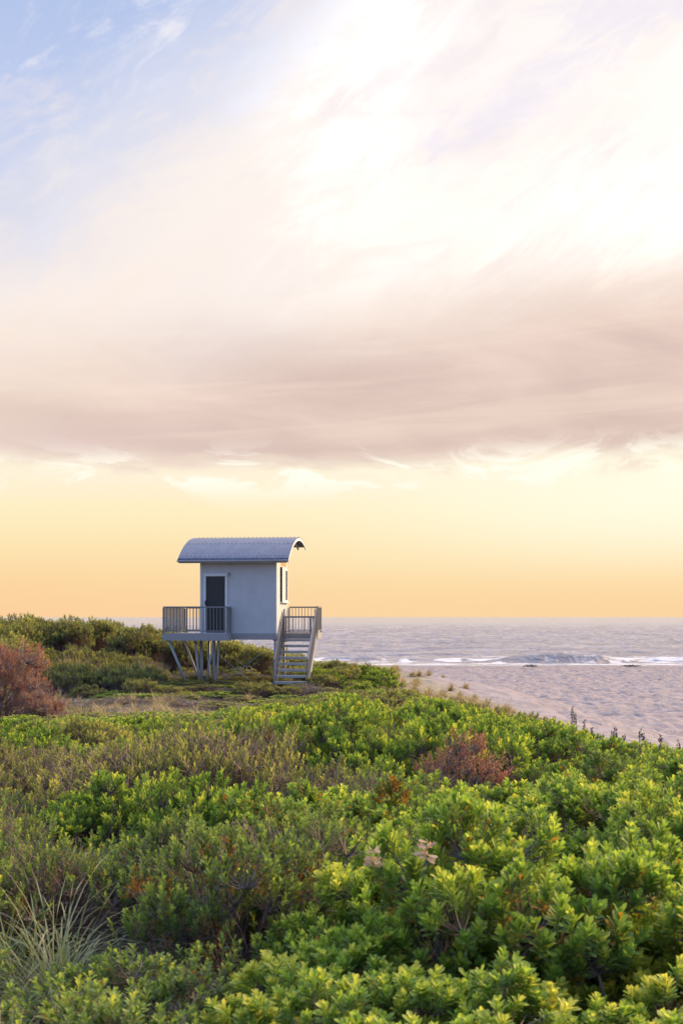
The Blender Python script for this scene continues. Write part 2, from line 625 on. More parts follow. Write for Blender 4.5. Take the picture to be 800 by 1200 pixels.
# ------------------------------------------------------------------ sea
rows = np.concatenate([np.arange(SHORE - 7, 230, 0.45), np.geomspace(230.4, 1400, 420), np.geomspace(1420, 60000, 120)])
us = np.concatenate([-np.geomspace(3.0, 0.42, 40), np.linspace(-0.41, 0.41, 640), np.geomspace(0.42, 3.0, 40)])
SU, SY = np.meshgrid(us, rows)
SX = SU * SY
far = np.clip(1 - (SY - 500) / 900, 0, 1)


def roller(x0, x1, yc, height, front, back, taper):
    yy = SY - yc - 1.6 * (fbm(SX / 6.0, SX * 0 + yc, 51, 3) - 0.5) - 0.0009 * (SX - (x0 + x1) / 2) ** 2
    env = sstep(SX, x0, x0 + taper) * (1 - sstep(SX, x1 - taper, x1))
    env = env * (0.78 + 0.44 * (fbm(SX / 3.5, SX * 0, int(yc), 3) - 0.3))
    prof = np.where(yy < 0, np.exp(-(yy / front) ** 2), np.exp(-(yy / back) ** 2))
    return height * env * prof, env, yy


SZ = np.zeros_like(SX)
FO = np.zeros_like(SX)
for (x0, x1, yc, hh, fr_, bk_, tp, foam_tail) in (
        (16.0, 41.0, 157.0, 1.40, 1.3, 5.0, 10.0, 0.9),
        (38.5, 66.0, 159.5, 0.80, 1.2, 5.0, 5.0, 0.9),
        (-6.0, 8.5, 165.0, 0.62, 1.0, 5.0, 5.0, 0.7),
        (6.0, 20.5, 161.0, 0.45, 1.0, 4.5, 4.0, 0.9),
        (-60.0, -10.0, 160.0, 0.7, 1.0, 5.0, 6.0, 0.7),
        (-2.0, 24.0, 186.0, 0.42, 1.4, 6.0, 8.0, 0.35),
        (26.0, 64.0, 196.0, 0.45, 1.4, 6.0, 9.0, 0.35),
        (-40.0, -4.0, 192.0, 0.40, 1.4, 6.0, 7.0, 0.3),
        (5.0, 50.0, 222.0, 0.45, 1.6, 7.0, 12.0, 0.0)):
    z, env, yy = roller(x0, x1, yc, hh, fr_, bk_, tp)
    SZ = np.maximum(SZ, z)
    if foam_tail:
        rag = fbm(SX / 1.7, SY / 1.5, 77, 3)
        ends = np.exp(-((SX - x0 - tp * 0.5) / (tp * 0.7)) ** 2) + np.exp(-((SX - x1 + tp * 0.4) / (tp * 0.6)) ** 2)
        FO = np.maximum(FO, np.clip(ends, 0, 1) * np.exp(-((yy + 2.0) / 3.5) ** 2) * sstep(rag, 0.40, 0.62) * foam_tail * 0.8)
        FO = np.maximum(FO, env * np.exp(-((yy - 0.3) / 0.5) ** 2) * sstep(rag, 0.58, 0.75) * 0.22)
sea_in = far * sstep(SY, SHORE - 1, SHORE + 14)
ridged = 1 - np.abs(2 * fbm(SX / 7.5, SY / 3.4, 61, 4) - 1)
SZ += sea_in * (0.55 + 0.5 * sstep(SY, 200, 320)) * (1.0 * (ridged ** 2 - 0.6) + 0.6 * (fbm(SX / 26.0, SY / 11.0, 63, 3) - 0.5)) * (0.45 + 0.55 * sstep(SY, 165, 220)) * (1 - 0.85 * sstep(SZ, 0.15, 0.5))
lip = SHORE + 3.0 * (fbm(SX / 9.0, SX * 0, 66, 3) - 0.5)
SZ += 0.10 * np.exp(-((SY - lip) / 1.2) ** 2)
FO = np.maximum(FO, np.exp(-((SY - lip - 0.6) / 1.3) ** 2) * (0.55 + 0.45 * fbm(SX / 1.2, SY / 0.9, 68, 3)))
FO = np.maximum(FO, (np.exp(-((SY - 151.5) / 3.2) ** 2)) * sstep(fbm(SX / 4.0, SY / 1.1, 70, 4), 0.38, 0.58) * 0.75)
FO = np.maximum(FO, np.clip((SY > 158), 0, 1) * np.exp(-((SY - 158) / 26.0) ** 2) * sstep(fbm(SX / 5.5, SY / 5.0, 75, 4), 0.50, 0.66) * 0.8 * (1 - sstep(SZ, 0.5, 0.8)))
FO = np.maximum(FO, np.clip((SY < 178), 0, 1) * sstep(fbm(SX / 7.0, SY / 2.4, 73, 4), 0.55, 0.72) * 0.40 * (1 - sstep(SZ, 0.35, 0.6)))
SZ += 0.02
nr, nc = SX.shape
ii = (np.arange(nr - 1)[:, None] * nc + np.arange(nc - 1)[None, :]).ravel()
sf = np.stack([ii, ii + 1, ii + nc + 1, ii + nc], -1)

m_sea, t, p, out = new_mat('sea_water')
v = obj_coords(t)
sp = t.nodes.new('ShaderNodeSeparateXYZ'); t.links.new(v.s, sp.inputs[0])
X_, Y_ = G(sp.outputs[0]), G(sp.outputs[1])
w1 = G.noise(G.xyz(X_ * 0.055, Y_ * 0.13, 0.0), 1.0, 6, 0.62, 0.3)
w2 = G.noise(G.xyz(X_ * 0.33, Y_ * 0.62, 3.0), 1.0, 6, 0.62, 0.2)
w3 = G.noise(G.xyz(X_ * 1.6, Y_ * 2.3, 5.0), 1.0, 4, 0.6)
af = t.nodes.new('ShaderNodeAttribute'); af.attribute_name = 'foam'
fm = G.smooth(G(af.outputs['Fac']) + (w3 - 0.5) * 0.5, 0.22, 0.62)
caps = G.smooth(w1 * 0.5 + w2 * 0.5, 0.60, 0.70) * 0.35
wc = G.mix(G.smooth(w1, 0.4, 0.65), (0.21, 0.188, 0.192), (0.34, 0.305, 0.308))
wc = G.mix(G.m('MAXIMUM', fm * 0.62, caps), wc, (0.80, 0.80, 0.80))
t.links.new(wc.s, p.inputs['Base Color'])
rr = G.mix(fm, (0.18, 0.18, 0.18), (0.7, 0.7, 0.7))
t.links.new(rr.s, p.inputs['Roughness'])
p.inputs['IOR'].default_value = 1.33
bump(t, p, w1 * 1.5 + w2 * 0.8 + w3 * 0.14, 1.0, 1.1)
sea = mesh_np('sea', np.stack([SX, SY, SZ], -1).reshape(-1, 3), [sf], m_sea, attrs={'foam': FO.ravel()}, smooth=True)
tag(sea, 'choppy pale sea reaching the horizon with a low breaking wave', 'sea', kind='structure')


# ------------------------------------------------------------------ lifeguard hut
HR = R(-6.0)
FLOOR = -0.571 + EYE         # floor level
P0 = Vector((-2.226, 41.0))  # front right wall corner
HG = float(EYE - 2.36)
# local frame: a to the right along the front wall, b into depth, z up from the hut ground
hut = empty('lifeguard_hut', (P0.x, P0.y, HG), HR)
tag(hut, 'white lifeguard hut on stilts with curved corrugated roof, balcony and stairs', 'lifeguard hut')
fl = FLOOR - HG
ca, sa = math.cos(HR), math.sin(HR)


def loc_a(px, b):
    """local a of the point seen at photo column px in the plane b"""
    k = (px - 400) / F
    # X = P0.x + a ca - b sa ; D = P0.y + a sa + b ca
    return (k * (P0.y + b * ca) - P0.x + b * sa) / (ca - k * sa)


def loc_z(py, a, b):
    return (723 - py) / F * (P0.y + a * sa + b * ca) + EYE - HG


m_white = painted('white_wall_paint', (0.50, 0.515, 0.55), 0.55, 0.10)
m_trim = painted('white_trim_paint', (0.68, 0.69, 0.70), 0.45, 0.07)
m_grey = painted('grey_steel_paint', (0.30, 0.30, 0.315), 0.45, 0.12)
m_rail = painted('galvanised_rail', (0.19, 0.19, 0.20), 0.45, 0.15)
m_gal = painted('galvanised_post', (0.36, 0.355, 0.345), 0.5, 0.15)
m_deck = painted('weathered_deck', (0.36, 0.33, 0.30), 0.7, 0.3)
m_dark = painted('dark_screen', (0.022, 0.022, 0.026), 0.5, 0.1)
m_black = painted('black_metal', (0.02, 0.02, 0.022), 0.4, 0.1)

m_roof, t, p, out = new_mat('corrugated_steel')
v = obj_coords(t)
n1 = G.noise(v, 2.5, 5, 0.6)
c_ = G.mix(G.smooth(n1, 0.35, 0.7), (0.070, 0.088, 0.145), (0.10, 0.12, 0.18))
t.links.new(c_.s, p.inputs['Base Color'])
p.inputs['Metallic'].default_value = 0.15
p.inputs['Roughness'].default_value = 0.55

m_glass, t, p, out = new_mat('dark_window_glass')
p.inputs['Base Color'].default_value = (0.02, 0.018, 0.016, 1)
p.inputs['Roughness'].default_value = 0.12

WID, DEP = 2.654, 2.55
# roof arc through three points of its section (b, z)
A3 = [(-0.45, 1.955 + EYE - HG), (1.42, 2.765 + EYE - HG), (4.1, 2.63 + EYE - HG)]


def circle3(a, b, c):
    ax, ay = a; bx, by = b; cx, cy = c
    d = 2 * (ax * (by - cy) + bx * (cy - ay) + cx * (ay - by))
    ux = ((ax * ax + ay * ay) * (by - cy) + (bx * bx + by * by) * (cy - ay) + (cx * cx + cy * cy) * (ay - by)) / d
    uy = ((ax * ax + ay * ay) * (cx - bx) + (bx * bx + by * by) * (ax - cx) + (cx * cx + cy * cy) * (bx - ax)) / d
    return ux, uy, math.hypot(ax - ux, ay - uy)


cb, cz, cr = circle3(*A3)
th0 = math.atan2(A3[0][1] - cz, A3[0][0] - cb)
th1 = math.atan2(A3[2][1] - cz, A3[2][0] - cb)


def arc_z(b, dr=0.0):
    return cz + math.sqrt(max((cr + dr) ** 2 - (b - cb) ** 2, 0))


RA0, RA1 = -3.355, 0.482
# roof sheet
na, nth = 470, 34
aa = np.linspace(RA0, RA1, na)
th = np.linspace(th0, th1, nth)
corr = 0.008 * np.cos(2 * np.pi * (aa - RA0) / 0.076)
rv = []
for side in (0, 1):
    rad = cr + (corr if side == 0 else corr - 0.012)
    for tt in th:
        rv.append(np.stack([aa, cb + rad * math.cos(tt), cz + rad * math.sin(tt)], -1))
rv = np.concatenate(rv)
ii = (np.arange(nth - 1)[:, None] * na + np.arange(na - 1)[None, :]).ravel()
top = np.stack([ii, ii + na, ii + na + 1, ii + 1], -1)
o2 = na * nth
bot = np.stack([ii + o2, ii + 1 + o2, ii + na + 1 + o2, ii + na + o2], -1)
k = np.arange(na - 1)
e1 = np.stack([k, k + 1, k + 1 + o2, k + o2], -1)
l = (nth - 1) * na + k
e2 = np.stack([l, l + o2, l + 1 + o2, l + 1], -1)
quads = [top, bot, e1, e2]
# screw heads along the purlin lines belong to the sheet
sv = []
for tt in (th0 * 0.72 + th1 * 0.28, th0 * 0.40 + th1 * 0.60, th0 * 0.95 + th1 * 0.05):
    for a in np.arange(RA0 + 0.076 * 2, RA1 - 0.02, 0.152):
        for (da, dt_, dr_) in [(x_, y_, z_) for z_ in (0.008, 0.024) for x_, y_ in ((-0.016, -0.016), (0.016, -0.016), (0.016, 0.016), (-0.016, 0.016))]:
            q_ = tt + dt_ / cr
            sv.append((a + da, cb + (cr + dr_) * math.cos(q_), cz + (cr + dr_) * math.sin(q_)))
nsv = len(sv) // 8
o8 = len(rv) + (np.arange(nsv) * 8)[:, None]
quads += [o8 + [4, 5, 6, 7], o8 + [0, 1, 5, 4], o8 + [1, 2, 6, 5], o8 + [2, 3, 7, 6], o8 + [3, 0, 4, 7]]
rv = np.concatenate([rv, np.array(sv)])
roof = mesh_np('roof', rv, [np.concatenate(quads)], m_roof, hut, smooth=True)
def barge(name, a0, a1, mat):
    """curved edge board under each end of the roof"""
    n = 26
    tt = np.linspace(th0, th1, n)
    v, fs = [], []
    for q in tt:
        for rr_ in (cr - 0.016, cr - 0.115):
            for a in (a0, a1):
                v.append((a, cb + rr_ * math.cos(q), cz + rr_ * math.sin(q)))
    for i in range(n - 1):
        o = i * 4
        fs += [(o, o + 1, o + 5, o + 4), (o + 2, o + 6, o + 7, o + 3), (o, o + 4, o + 6, o + 2), (o + 1, o + 3, o + 7, o + 5)]
    fs += [(0, 2, 3, 1), (4 * n - 4, 4 * n - 3, 4 * n - 1, 4 * n - 2)]
    b_ = MB(); b_.add(v, fs)
    return b_.build(name, mat, roof)


barge('barge_board', RA1 - 0.045, RA1 - 0.004, m_trim)
barge('barge_board', RA0 + 0.004, RA0 + 0.045, m_grey)
mb = MB()
z_e = A3[0][1]
mb.box(RA0 + 0.05, RA1 - 0.05, -0.44, -0.40, z_e - 0.115, z_e - 0.006, 0.004)
mb.build('fascia', m_grey, roof)
# quarter gutter under the front eave
mb = MB()
mb.box(RA0 - 0.01, RA1 + 0.01, -0.52, -0.443, z_e - 0.075, z_e - 0.012, 0.012)
mb.build('gutter', m_grey, roof)
# rafters carrying the overhang at the back and front
for a in np.linspace(RA0 + 0.35, RA1 - 0.3, 6):
    mb = MB()
    prev = None
    for b in np.linspace(-0.38, 4.02, 14):
        cur = (a, b, arc_z(b, -0.085))
        if prev:
            mb.bar(prev, cur, 0.05, 0.11)
        prev = cur
    mb.build('rafter', m_grey, roof)

# body: section (b, z) swept along a
n = 18
sec = [(0.0, fl), (0.0, arc_z(0, -0.15))] + [(b, arc_z(b, -0.15)) for b in np.linspace(0.12, DEP - 0.12, n)] + [(DEP, arc_z(DEP, -0.15)), (DEP, fl)]
v = [(-WID, b, z) for b, z in sec] + [(0, b, z) for b, z in sec]
ns_ = len(sec)
mb = MB()
mb.add(v, [tuple(range(ns_ - 1, -1, -1))[::-1], tuple(range(ns_, 2 * ns_))[::-1]] + [(i, (i + 1) % ns_, ns_ + (i + 1) % ns_, ns_ + i) for i in range(ns_)])
wall = mb.build('wall', m_white, hut)
# cover strips: corners and sheet joints, proud of the wall
for a0, a1 in ((-WID - 0.012, -WID + 0.045), (-0.045, 0.012)):
    mb = MB()
    mb.box(a0, a1, -0.012, 0.04, fl + 0.01, arc_z(0, -0.16))
    mb.build('corner_strip', m_trim, wall)
mb = MB()
mb.box(-0.03, 0.012, DEP - 0.04, DEP + 0.012, fl + 0.01, arc_z(DEP, -0.16))
mb.build('corner_strip', m_trim, wall)
mb = MB()
mb.box(-0.86, -0.848, -0.003, 0.01, fl + 0.01, arc_z(0, -0.17))
mb.build('joint_strip', m_white, wall)

# floor beams
mb = MB()
mb.box(-WID - 0.02, 0.02, -0.03, 0.05, fl - 0.21, fl - 0.006, 0.006)
mb.box(-WID - 0.02, 0.02, DEP - 0.05, DEP + 0.03, fl - 0.21, fl - 0.006, 0.006)
mb.box(-0.04, 0.024, 0.053, DEP - 0.053, fl - 0.21, fl - 0.006, 0.006)
mb.box(-WID - 0.024, -WID + 0.04, 0.053, DEP - 0.053, fl - 0.21, fl - 0.006, 0.006)
for b in np.linspace(0.45, DEP - 0.45, 5):
    mb.box(-WID + 0.05, -0.05, b - 0.025, b + 0.025, fl - 0.18, fl - 0.004)
mb.build('floor_beam', m_grey, hut)

# door
d0, d1 = loc_a(241.6, 0), loc_a(263.8, 0)
dt = loc_z(675.5, -2.1, 0)
door = MB()
door.box(d0, d1, -0.022, 0.012, fl + 0.012, dt, 0.004)
door = door.build('door', m_dark, hut)
mb = MB()
mb.box(d0 - 0.085, d0 - 0.003, -0.045, 0.02, fl + 0.004, dt + 0.003, 0.006)
mb.box(d1 + 0.003, d1 + 0.085, -0.045, 0.02, fl + 0.004, dt + 0.003, 0.006)
mb.box(d0 - 0.085, d1 + 0.085, -0.047, 0.02, dt + 0.006, dt + 0.10, 0.006)
mb.box(d0 - 0.09, d1 + 0.09, -0.07, 0.02, fl - 0.002, fl + 0.03, 0.004)
mb.build('door_frame', m_trim, door)
mb = MB()   # thin rails of the screen door
for z in (fl + 0.03, fl + 0.72, fl + 0.98, dt - 0.05):
    mb.box(d0 + 0.02, d1 - 0.02, -0.032, -0.02, z, z + 0.045)
for a in (d0 + 0.005, d1 - 0.045):
    mb.box(a, a + 0.04, -0.034, -0.02, fl + 0.02, dt - 0.006)
mb.build('door_rail', m_black, door)
mb = MB()
mb.box(d0 - 0.03, d0 + 0.035, -0.075, -0.048, fl + 0.98, fl + 1.14, 0.006)
mb.tube([(d0 + 0.0, -0.08, fl + 1.05), (d0 + 0.0, -0.13, fl + 1.05), (d0 + 0.10, -0.13, fl + 1.05)], 0.012, 8)
mb.build('handle', m_black, door)

# outside lamp with its conduit, right of the door head
la = loc_a(268.5, 0)
lz = loc_z(673, la, 0)
mb = MB()
mb.box(la - 0.035, la + 0.035, -0.03, 0.004, lz - 0.06, lz + 0.06, 0.008)
mb.tube([(la, -0.02, lz + 0.01), (la, -0.12, lz + 0.03), (la, -0.16, lz - 0.02)], 0.012, 8)
mb.tube([(la, -0.16, lz - 0.005), (la, -0.16, lz - 0.08)], 0.035, 10, 0.05)
lamp = mb.build('wall_lamp', m_grey, hut)
mb = MB()
mb.tube([(la - 0.02, -0.014, lz - 0.06), (la - 0.02, -0.014, fl + 0.9)], 0.009, 6)
mb.box(la - 0.06, la + 0.02, -0.03, 0.0, fl + 0.85, fl + 0.98, 0.006)
mb.build('conduit', m_trim, lamp)

# window on the right-hand wall
w0, w1b, wm = 0.85, 2.34, 1.80
wz0, wz1 = EYE - HG + 0.60, EYE - HG + 1.66
mb = MB()
for (b0, b1, z0, z1) in ((w0, w1b, wz1, wz1 + 0.06), (w0, w1b, wz0 - 0.06, wz0), (w0 - 0.0, w0 + 0.05, wz0 + 0.002, wz1 - 0.002), (w1b - 0.05, w1b, wz0 + 0.002, wz1 - 0.002), (wm - 0.03, wm + 0.03, wz0 + 0.002, wz1 - 0.002)):
    mb.box(-0.02, 0.035, b0, b1, z0, z1, 0.004)
window = mb.build('window', m_trim, hut)
mb = MB(); mb.box(-0.02, 0.010, wm + 0.03, w1b - 0.05, wz0 + 0.003, wz1 - 0.003)
mb.build('pane', m_glass, window)
mb = MB(); mb.box(-0.02, 0.024, w0 + 0.05, wm - 0.03, wz0 + 0.003, wz1 - 0.003)
for z in np.linspace(wz0 + 0.08, wz1 - 0.08, 9):
    mb.box(0.026, 0.034, w0 + 0.08, wm - 0.06, z, z + 0.012)
mb.build('shutter', m_trim, window)
mb = MB(); mb.box(-0.02, 0.075, w0 - 0.03, w0 - 0.004, wz0 - 0.10, wz1 + 0.09, 0.004)
mb.build('shutter_track', m_black, window)
mb = MB(); mb.box(-0.02, 0.10, w0 - 0.05, w1b + 0.05, wz0 - 0.105, wz0 - 0.064, 0.006)
mb.build('sill', m_trim, window)
mb = MB(); mb.box(-0.02, 0.012, 1.0, 2.1, wz1 + 0.14, wz1 + 0.30, 0.004)
mb.build('notice_board', painted('orange_board', (0.55, 0.25, 0.07), 0.5, 0.1), hut)


# railings
def railing(name, p, q, parent, zt, zb, post_ends=(True, True), dense=0.118, mat=None, foot=None):
    """level or sloping balustrade between plan points p and q; z offsets may differ at both ends"""
    mb = MB()
    (x0, y0, h0), (x1, y1, h1) = p, q
    L = math.hypot(x1 - x0, y1 - y0)
    P_ = lambda s, z: (x0 + (x1 - x0) * s, y0 + (y1 - y0) * s, h0 + (h1 - h0) * s + z)
    mb.bar(P_(0, zt), P_(1, zt), 0.055, 0.05)
    mb.bar(P_(0, zb), P_(1, zb), 0.035, 0.035)
    n = max(2, int(round(L / dense)))
    for i in range(1, n):
        mb.bar(P_(i / n, zb + 0.018), P_(i / n, zt - 0.026), 0.02)
    f = zb - 0.09 if foot is None else foot
    for e, on in ((0, post_ends[0]), (1, post_ends[1])):
        if on:
            mb.bar(P_(e, f), P_(e, zt - 0.027), 0.05)
    return mb.build(name, mat or m_rail, parent)


# balcony on the left
da0 = loc_a(190.5, -0.7)
da1 = loc_a(267.0, -0.7)
mb = MB()
zf = fl - 0.004
for i, b in enumerate(np.arange(-0.66, -0.06, 0.1)):
    mb.box(da0 + 0.03, da1 - 0.03, b, b + 0.092, zf - 0.035, zf)
for i, b in enumerate(np.arange(-0.06, DEP - 0.05, 0.1)):
    mb.box(da0 + 0.03, -WID - 0.03, b, b + 0.092, zf - 0.035, zf)
balcony = mb.build('balcony', m_deck, hut)
mb = MB()
mb.box(da0, da1, -0.70, -0.664, fl - 0.235, fl + 0.01, 0.005)
mb.box(da1 - 0.036, da1 - 0.001, -0.662, -0.05, fl - 0.235, fl + 0.008, 0.005)
mb.box(da0 + 0.001, da0 + 0.036, -0.662, DEP, fl - 0.235, fl + 0.008, 0.005)
mb.box(da0 + 0.04, -WID - 0.03, DEP - 0.04, DEP - 0.002, fl - 0.235, fl - 0.04, 0.005)
for b in (0.3, 1.2, 2.0):
    mb.box(da0 + 0.04, -WID - 0.03, b, b + 0.05, fl - 0.2, fl - 0.042)
mb.build('edge_beam', m_grey, balcony)
RT, RB = 0.905, 0.09
hf = fl
railing('railing', (da0 + 0.03, -0.68, hf), (da1 - 0.03, -0.68, hf), balcony, RT, RB)
railing('railing', (da1 - 0.03, -0.62, hf), (da1 - 0.03, -0.06, hf), balcony, RT, RB, (False, True))
railing('railing', (da0 + 0.03, -0.62, hf), (da0 + 0.03, DEP - 0.10, hf), balcony, RT, RB, (False, True))
railing('railing', (da0 + 0.09, DEP - 0.04, hf), (-WID - 0.05, DEP - 0.04, hf), balcony, RT, RB)

# landing and stairs on the right
LA0, LA1, LB0, LB1 = 0.03, 1.24, 1.41, DEP
mb = MB()
for b in np.arange(LB0 + 0.02, LB1 - 0.06, 0.1):
    mb.box(LA0, LA1 - 0.03, b, b + 0.092, zf - 0.035, zf)
landing = mb.build('landing', m_deck, hut)
mb = MB()
mb.box(LA0, LA1, LB0 - 0.03, LB0 + 0.012, fl - 0.20, fl - 0.042, 0.005)
mb.box(LA1 - 0.028, LA1 + 0.008, LB0 + 0.016, LB1 + 0.04, fl - 0.21, fl + 0.012, 0.005)
mb.box(LA0, LA1 - 0.03, LB1 - 0.02, LB1 + 0.02, fl - 0.20, fl + 0.01, 0.005)
mb.build('edge_beam', m_grey, landing)
railing('railing', (LA0 + 0.03, LB1 + 0.0, hf), (LA1 - 0.02, LB1 + 0.0, hf), landing, RT + 0.02, RB)
railing('railing', (LA1 - 0.01, LB0 + 0.0, hf), (LA1 - 0.01, LB1 - 0.06, hf), landing, RT + 0.02, RB, (True, False), 0.1)
ST = 9                        # risers
run = 2.42
b_bot = LB0 - run
gb = 0.0
rise = fl / ST
stair = empty('staircase', (0, 0, 0)); stair.parent = hut
S0, S1 = 0.07, 1.20
for (a, nm) in ((S0, 'l'), (S1, 'r')):
    mb = MB()
    z_top, z_bot = fl - 0.05, -0.12
    h_ = 0.125
    v = []
    for (b, z) in ((LB0 - 0.03, fl - 0.02), (b_bot - 0.06, -0.02), (b_bot - 0.06, -0.26), (b_bot + 0.12, -0.26), (LB0 - 0.03, fl - 0.21)):
        for s in (-0.02, 0.02):
            v.append((a + s, b, z))
    fs = [(0, 2, 4, 6, 8), (9, 7, 5, 3, 1)] + [(2 * i, 2 * i + 1, (2 * i + 3) % 10, (2 * i + 2) % 10) for i in range(5)]
    mb.add(v, fs)
    mb.build('stringer', m_grey, stair)
for i in range(1, ST):
    z = fl - rise * i
    b = LB0 - run * i / ST
    mb = MB()
    mb.box(S0 + 0.024, S1 - 0.024, b - 0.28, b + 0.0, z - 0.085, z, 0.006)
    mb.build('tread', m_gal, stair)
# hand rails
sl = fl / run
for a in (S0, S1):
    railing('stair_railing', (a, LB0 - 0.09, fl - sl * 0.09), (a, b_bot + 0.02, 0.02), stair, RT, RB + 0.02, (True, True), 0.095, foot=-0.05)
# gate across the flight
gbm = 0.92
gz = EYE - HG + 0.0
gr_z = fl - sl * (LB0 - gbm)
mb = MB()
mb.bar((S0 - 0.02, gbm, gz), (S1 + 0.02, gbm, gz), 0.06)
mb.bar((S0 + 0.04, gbm, gz - 0.52), (S1 - 0.04, gbm, gz - 0.52), 0.03)
for a in np.linspace(S0 + 0.18, S1 - 0.18, 5):
    mb.bar((a, gbm, gz - 0.505), (a, gbm, gz - 0.023), 0.018)
for a in (S0 + 0.05, S0 + 0.12, S1 - 0.05, S1 - 0.14):
    mb.bar((a, gbm, gr_z + 0.05), (a, gbm, gz - 0.024), 0.045)
mb.build('gate', m_rail, stair)

# stilts
def post(px0, py0, px1, py1, b0, b1=None, r=0.045, mat=None, name='support_post'):
    b1 = b0 if b1 is None else b1
    a0, a1 = loc_a(px0, b0), loc_a(px1, b1)
    z0 = loc_z(py0, a0, b0)
    z1 = loc_z(py1, a1, b1)
    d = Vector((a1, b1, z1)) - Vector((a0, b0, z0))
    e = Vector((a1, b1, z1)) + d.normalized() * 0.35
    mb = MB()
    mb.tube([(a0, b0, z0), tuple(e)], r * 0.88, 10)
    mb.box(a0 - 0.08, a0 + 0.08, b0 - 0.06, b0 + 0.06, z0 - 0.012, z0 + 0.02)
    return mb.build(name, mat or m_gal, hut, smooth=True)


post(198, 750.2, 219, 802, -0.55, -0.30, 0.052)
post(216, 750.0, 234, 797, 2.20, 2.0, 0.040)
post(229, 750.0, 233.5, 799, -0.35, -0.2, 0.050)
post(236, 750.0, 236.5, 800, 0.02, 0.02, 0.060)
post(250.5, 750.0, 241.5, 799, -0.45, -0.3, 0.040)
post(250.5, 750.0, 251, 800, 0.25, 0.25, 0.060)
post(256.3, 750.0, 254.5, 800, -0.30, -0.25, 0.036)
post(322.5, 750.0, 322.8, 800, 0.05, 0.05, 0.055)
post(245, 750.0, 245, 797, 2.45, 2.45, 0.055)
post(333, 750.0, 333, 797, 2.45, 2.45, 0.055)
# cross bracing with its rings
for b, c, ends in ((0.10, (278.6, 786.6), ((308.5, 764), (254, 803), (257.5, 768), (305, 806))), (2.42, (291.5, 783.8), ((321, 762), (262, 802), (262, 764), (322, 806)))):
    ac = loc_a(c[0], b)
    zc = loc_z(c[1], ac, b)
    mb = MB()
    mb.ring((ac, b, zc), (0, 1, 0), 0.095, 0.013)
    ring = mb.build('brace_ring', m_gal, hut, smooth=True)
    for (px, py) in ends:
        a = loc_a(px, b)
        z = loc_z(py, a, b)
        d = Vector((a - ac, 0, z - zc)).normalized()
        mb = MB()
        mb.tube([(ac + d.x * 0.10, b, zc + d.z * 0.10), (a, b, z)], 0.011, 6)
        mb.build('brace_rod', m_gal, ring)


# ------------------------------------------------------------------ vegetation
def leaf_mat(name, stops, trans=0.35, rough=0.55, vary=0.25):
    m = bpy.data.materials.new(name)
    m.use_nodes = True
    t = m.node_tree
    t.nodes.clear()
    G.tree = t
    out = t.nodes.new('ShaderNodeOutputMaterial')
    at_ = t.nodes.new('ShaderNodeAttribute'); at_.attribute_name = 'tint'
    oi = t.nodes.new('ShaderNodeObjectInfo')
    x = G(at_.outputs['Fac']) + (G(oi.outputs['Random']) - 0.5) * vary
    c = G.ramp(x, stops)
    p = t.nodes.new('ShaderNodeBsdfPrincipled')
    t.links.new(c.s, p.inputs['Base Color'])
    p.inputs['Roughness'].default_value = rough
    p.inputs['Specular IOR Level'].default_value = 0.3
    tr = t.nodes.new('ShaderNodeBsdfTranslucent')
    tcol = G.mix(1.0, c, (1.2, 1.12, 0.70), 'MULTIPLY')
    t.links.new(tcol.s, tr.inputs['Color'])
    mx = t.nodes.new('ShaderNodeMixShader')
    mx.inputs[0].default_value = trans
    t.links.new(p.outputs[0], mx.inputs[1])
    t.links.new(tr.outputs[0], mx.inputs[2])
    t.links.new(mx.outputs[0], out.inputs['Surface'])
    return m


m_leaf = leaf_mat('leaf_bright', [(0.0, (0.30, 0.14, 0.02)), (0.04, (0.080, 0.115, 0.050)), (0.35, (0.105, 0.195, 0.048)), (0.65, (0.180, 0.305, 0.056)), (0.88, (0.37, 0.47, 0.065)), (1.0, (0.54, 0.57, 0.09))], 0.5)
m_lime = leaf_mat('leaf_lime', [(0.0, (0.36, 0.18, 0.03)), (0.04, (0.12, 0.17, 0.065)), (0.35, (0.170, 0.270, 0.065)), (0.65, (0.25, 0.39, 0.06)), (0.88, (0.42, 0.51, 0.085)), (1.0, (0.56, 0.58, 0.12))], 0.5, 0.52, 0.38)
m_olive = leaf_mat('leaf_olive', [(0.0, (0.24, 0.12, 0.03)), (0.05, (0.090, 0.095, 0.055)), (0.4, (0.145, 0.175, 0.075)), (0.75, (0.25, 0.28, 0.09)), (1.0, (0.45, 0.44, 0.12))], 0.48)
m_sprig = leaf_mat('leaf_sprig', [(0.0, (0.28, 0.13, 0.03)), (0.05, (0.080, 0.105, 0.055)), (0.4, (0.115, 0.190, 0.055)), (0.75, (0.22, 0.315, 0.068)), (1.0, (0.44, 0.50, 0.09))], 0.48)
m_greyleaf = leaf_mat('leaf_grey_green', [(0.0, (0.09, 0.075, 0.06)), (0.3, (0.10, 0.11, 0.07)), (0.7, (0.16, 0.165, 0.10)), (1.0, (0.26, 0.24, 0.13))], 0.25, 0.6)
m_rust = leaf_mat('leaf_rust', [(0.0, (0.27, 0.12, 0.09)), (0.4, (0.43, 0.15, 0.10)), (0.75, (0.46, 0.30, 0.17)), (1.0, (0.38, 0.35, 0.14))], 0.3, 0.6)
m_grass = leaf_mat('grass_blade', [(0.0, (0.09, 0.14, 0.05)), (0.4, (0.18, 0.24, 0.09)), (0.7, (0.34, 0.37, 0.19)), (1.0, (0.50, 0.44, 0.28))], 0.35, 0.5)
m_straw = leaf_mat('straw', [(0.0, (0.24, 0.18, 0.09)), (0.5, (0.40, 0.33, 0.18)), (1.0, (0.55, 0.47, 0.28))], 0.3, 0.6)
